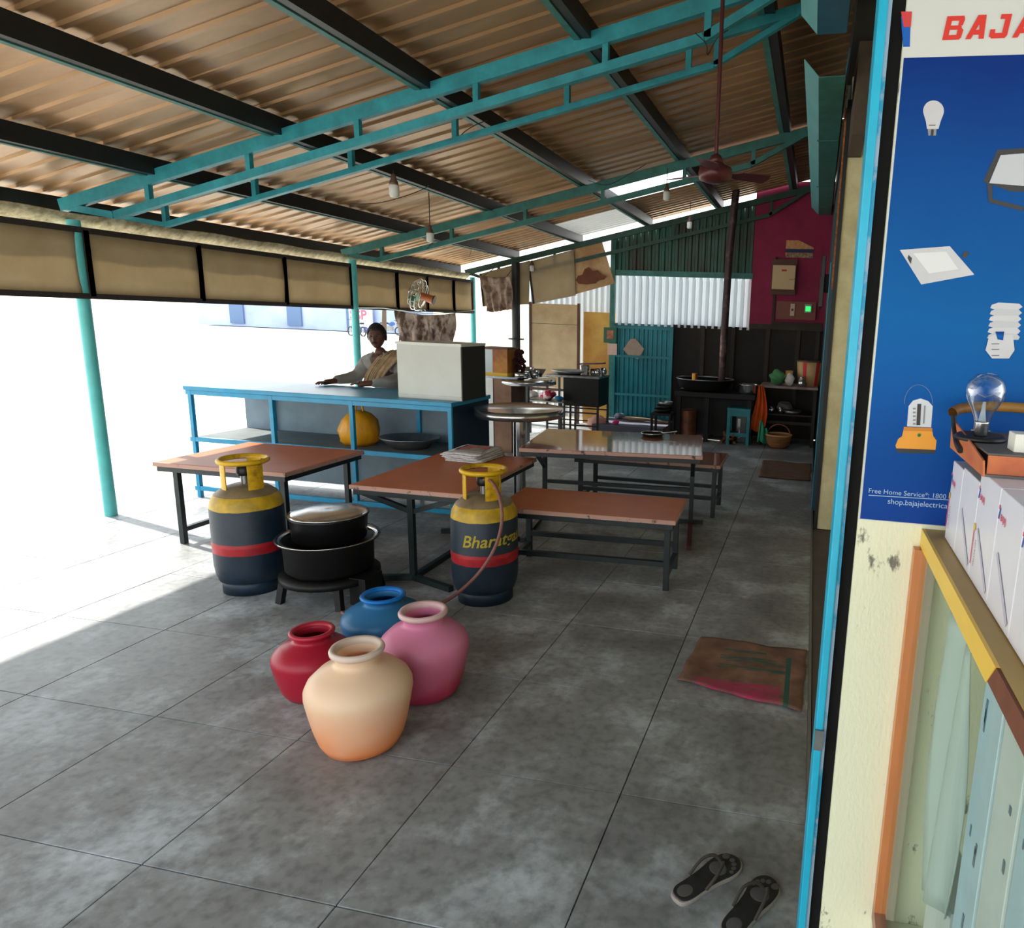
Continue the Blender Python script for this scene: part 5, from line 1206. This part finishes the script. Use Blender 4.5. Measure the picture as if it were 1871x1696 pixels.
man = empty('person', (-3.98, 6.05, 0), 'man in a grey shirt, cream towel over one shoulder, leaning on the blue counter', 'person')
# man faces -y (towards the room). local coords, metres
HD = Vector((.0, -.14, 1.405))
V = [((0, .04, .78), (.135, .095)), ((0, .03, .95), (.125, .09)), ((0, -.01, 1.09), (.15, .10)), ((0, -.05, 1.185), (.12, .075)), ((0, -.095, 1.255), (.05, .05)), ((.0, -.125, 1.30), (.047, .05)),
     # his right arm (image left): shoulder, elbow, wrist
     ((-.175, -.05, 1.165), .058), ((-.235, -.12, 1.03), .044), ((-.26, -.28, .998), .036), ((-.29, -.45, .995), .026), ((-.30, -.52, .992), (.034, .018)),
     # his left arm (image right)
     ((.175, -.05, 1.165), .058), ((.245, -.16, 1.04), .044), ((.22, -.34, 1.005), .037), ((.09, -.46, .998), .027), ((.02, -.50, .990), (.034, .018)),
     # legs
     ((-.09, .05, .72), .095), ((-.10, .02, .42), .062), ((-.10, .07, .09), .042), ((-.10, -.05, .035), (.04, .03)),
     ((.09, .05, .72), .095), ((.10, .02, .42), .062), ((.10, .07, .09), .042), ((.10, -.05, .035), (.04, .03))]
E_ = [(0, 1), (1, 2), (2, 3), (3, 4), (4, 5), (3, 6), (6, 7), (7, 8), (8, 9), (9, 10), (3, 11), (11, 12), (12, 13), (13, 14), (14, 15), (0, 16), (16, 17), (17, 18), (18, 19), (0, 20), (20, 21), (21, 22), (22, 23)]
body = skinned('body', V, E_, SKIN, man)
# head, one continuous surface
hm = MB(); n_u, n_v = 40, 28; vv = []; ff_ = []
for j in range(n_v+1):
    th = math.pi*j/n_v
    for i in range(n_u):
        a = 2*math.pi*i/n_u; x = math.sin(th)*math.sin(a); y = -math.sin(th)*math.cos(a); z = math.cos(th)
        p = Vector((x*.074, y*.092, z*.112))
        if z < -.1: k = 1-.30*((-z-.1)/.9)**1.3; p.x *= k; p.y = p.y*(1-.12*(-z)) - .010*(-z)          # jaw and chin
        if y > .2: p.z += .006*y
        fx, fz, fr = p.x, p.z, -p.y
        if y < -.25:
            g_ = lambda cx2, cz2, sx2, sz2: math.exp(-((fx-cx2)/sx2)**2-((fz-cz2)/sz2)**2)
            p.y -= .024*g_(0, -.020, .010, .014)+.012*g_(0, .0, .008, .022)               # nose
            p.y += .011*(g_(-.030, .010, .017, .010)+g_(.030, .010, .017, .010))         # eye sockets
            p.y -= .006*(g_(-.03, .030, .022, .008)+g_(.03, .030, .022, .008))           # brows
            p.y -= .008*g_(0, -.054, .024, .006)+.006*g_(0, -.066, .020, .005)            # lips
            p.y += .006*g_(0, -.060, .022, .0025); p.y -= .008*g_(0, -.092, .020, .014)     # mouth line, chin
            p.y -= .006*(g_(-.045, -.020, .016, .018)+g_(.045, -.020, .016, .018))        # cheekbones
        vv.append(p)
for j in range(n_v):
    for i in range(n_u): ff_.append((j*n_u+i, (j+1)*n_u+i, (j+1)*n_u+(i+1) % n_u, j*n_u+(i+1) % n_u))
RH = Matrix.Rotation(R(16), 3, 'Z') @ Matrix.Rotation(R(4), 3, 'X')
hm.add([RH @ p + HD for p in vv], ff_, True)
head = hm.build('head', SKIN, man, sub=1)
for s in (-1, 1):
    MB().lathe([(.001, .006), (.010, .008), (.019, .004), (.021, .0), (.016, -.004), (.001, -.004)], tuple(RH @ Vector((s*.074, .006, -.004)) + HD), 18, sx=.75, sy=1.35, m=RH @ Matrix.Rotation(R(90*s), 3, 'Y') @ Matrix.Rotation(R(90), 3, 'Z')).build('ear', SKIN, head)
    MB().ball(tuple(RH @ Vector((s*.030, -.079, .010)) + HD), .0095, 14).build('eye', M('eye white', (96, 84, 78), .4), head)
    MB().ball(tuple(RH @ Vector((s*.029, -.0875, .010)) + HD), .0052, 10).build('iris', M('dark iris', (22, 16, 14), .2), head)
    MB().tube([tuple(RH @ Vector((s*(.016+.011*k), -.0885+.0035*k*k*.5, .028+.002*math.sin(k*1.2))) + HD) for k in range(4)], .0026, 6).build('eyebrow', M('hair black', (18, 16, 16), .8), head)
mst = MB().tube([tuple(RH @ Vector((.008*k, -.0985+.0012*k*k, -.044-.0012*k*k)) + HD) for k in range(-3, 4)], .0036, 8).build('moustache', bpy.data.materials['hair black'], head)
mo = MB().tube([tuple(RH @ Vector((.007*k, -.0968+.0010*k*k, -.0600)) + HD) for k in range(-3, 4)], .0022, 6).build('mouth', M('dark lips', (66, 34, 32), .5), head)
hv = []; hf = []
nu2, nv2 = 40, 16
for j in range(nv2+1):
    for i in range(nu2):
        a = 2*math.pi*i/nu2; front = math.cos(a)          # 1 = face side
        tmax = 1.05 if front > .55 else (1.30 if front > .1 else 1.95)
        k_ = max(0, min(1, (front-.0)/.75)); tmax = 1.95*(1-k_)+1.02*k_
        th = tmax*j/nv2; x = math.sin(th)*math.sin(a); y = -math.sin(th)*math.cos(a); z = math.cos(th)
        r_ = 1.10+.02*math.sin(a*9+j)+.015*math.sin(a*17-j*2)-(.07 if j == nv2 else 0)
        hv.append(RH @ Vector((x*.074*r_*(1.05), y*.092*r_, z*.112*r_*1.0+.002)) + HD)
for j in range(nv2):
    for i in range(nu2): hf.append((j*nu2+i, (j+1)*nu2+i, (j+1)*nu2+(i+1) % nu2, j*nu2+(i+1) % nu2))
MB().add(hv, hf, True).build('hair', M('wavy black hair', (26, 23, 24), .75, bump=.8, bscale=90), head)
# hands with five fingers each
def hand(wrist, fwd, side, curl, label):
    wrist = Vector(wrist); fwd = Vector(fwd).normalized(); up = Vector((0, 0, 1)); sd2 = fwd.cross(up).normalized()*side
    P = lambda f, s_, u: tuple(wrist+fwd*f+sd2*s_+up*u)
    vs = [(P(-.02, 0, 0), (.022, .016)), (P(.03, 0, .002), (.030, .014)), (P(.065, 0, .002), (.032, .011))]
    es = [(0, 1), (1, 2)]
    for k, (s_, ln) in enumerate(((.028, .062), (.010, .074), (-.008, .070), (-.026, .056))):
        b0 = len(vs); vs += [(P(.07, s_, .002), .0088), (P(.07+ln*.45, s_*1.1, .004-curl*.2), .008), (P(.07+ln*.8, s_*1.12, -.002-curl*.8), .0072), (P(.07+ln, s_*1.1, -.008-curl*1.2), .006)]
        es += [(2, b0), (b0, b0+1), (b0+1, b0+2), (b0+2, b0+3)]
    b0 = len(vs); vs += [(P(.02, .030, -.002), .011), (P(.045, .050, -.004), .0095), (P(.068, .058, -.006), .008)]; es += [(1, b0), (b0, b0+1), (b0+1, b0+2)]
    return skinned('hand', vs, es, SKIN, man, 2)
hand((-.29, -.45, .992), (-.12, -1, 0), 1, .004, 'a')
hand((.09, -.46, .996), (-.95, -.35, 0), 1, .006, 'b')
# shirt: torso and sleeves, open at the neck
def fold(co):
    return co + Vector((.006*math.sin(co.z*46+co.x*20), .007*math.sin(co.z*52+co.x*34), .004*math.sin(co.x*40)))
VS = [((0, .035, .80), (.165, .125)), ((0, .03, .95), (.155, .12)), ((0, -.01, 1.09), (.180, .128)), ((0, -.045, 1.175), (.150, .095)), ((0, -.075, 1.225), (.075, .062)),
      ((-.175, -.05, 1.165), .076), ((-.235, -.12, 1.03), .062), ((-.255, -.25, 1.006), .052), ((.175, -.05, 1.165), .076), ((.245, -.16, 1.04), .062), ((.22, -.34, 1.010), .050), ((-.285, -.40, 1.0), .040), ((.115, -.445, 1.004), .040)]
shirt = skinned('shirt', VS, [(0, 1), (1, 2), (2, 3), (3, 4), (3, 5), (5, 6), (6, 7), (3, 8), (8, 9), (9, 10), (7, 11), (10, 12)], SHIRT, man, 3, disp=fold)
# bare chest showing in the open collar, collar flaps
chest = MB().prism([(-.055, -.158, 1.215), (0, -.165, 1.07), (.045, -.155, 1.215), (.0, -.14, 1.245)], (0, -.010, -.002)).build('open_neck', M('chest skin', (86, 52, 44), .6), man, bevel=.004)
for s in (-1, 1):
    MB().prism([(s*.045, -.125, 1.265), (s*.085, -.135, 1.235), (s*.085, -.170, 1.165), (s*.030, -.178, 1.130), (s*.058, -.168, 1.20)], (s*.006, -.008, .004)).build('collar', SHIRT, man, bevel=.003)
# towel over his left shoulder
def tw(u, v):
    w_ = u-.5; ph = u*24
    if v < .60:
        t = v/.60; wd = .17+.05*t; z = .985+.245*t-.02*abs(w_); x = -.035+.155*t+w_*wd; y = -.185+.045*t-.035*math.sin(math.pi*min(t*1.1, 1))
    elif v < .80:
        t = (v-.60)/.20; z = 1.232+.030*math.sin(math.pi*t)-.12*abs(w_)*abs(w_); x = .12+.03*t+w_*.22; y = -.14+.19*t
    else:
        t = (v-.80)/.20; z = 1.235-.24*t; x = .15+w_*.22; y = .05+.07*t
    d = .013*math.sin(ph+1.4*v)+.006*math.sin(ph*2.3+5*v)
    if v < .60: return (x, y-.012-abs(d)*1.3, z+.010*math.sin(ph)*(1-v))
    if v < .80: return (x, y, z+.012+d*.8)
    return (x, y+.012+abs(d), z)
MB().grid(tw, 60, 34).build('towel', TOWEL, man, solid=.005)
# trousers
skinned('trousers', [((0, .05, .82), (.150, .115)), ((-.09, .05, .70), .105), ((-.10, .02, .42), .078), ((-.10, .07, .12), .062), ((.09, .05, .70), .105), ((.10, .02, .42), .078), ((.10, .07, .12), .062)],
        [(0, 1), (1, 2), (2, 3), (0, 4), (4, 5), (5, 6)], M('dark trousers', (44, 44, 50), .9, var=.2), man, 2)
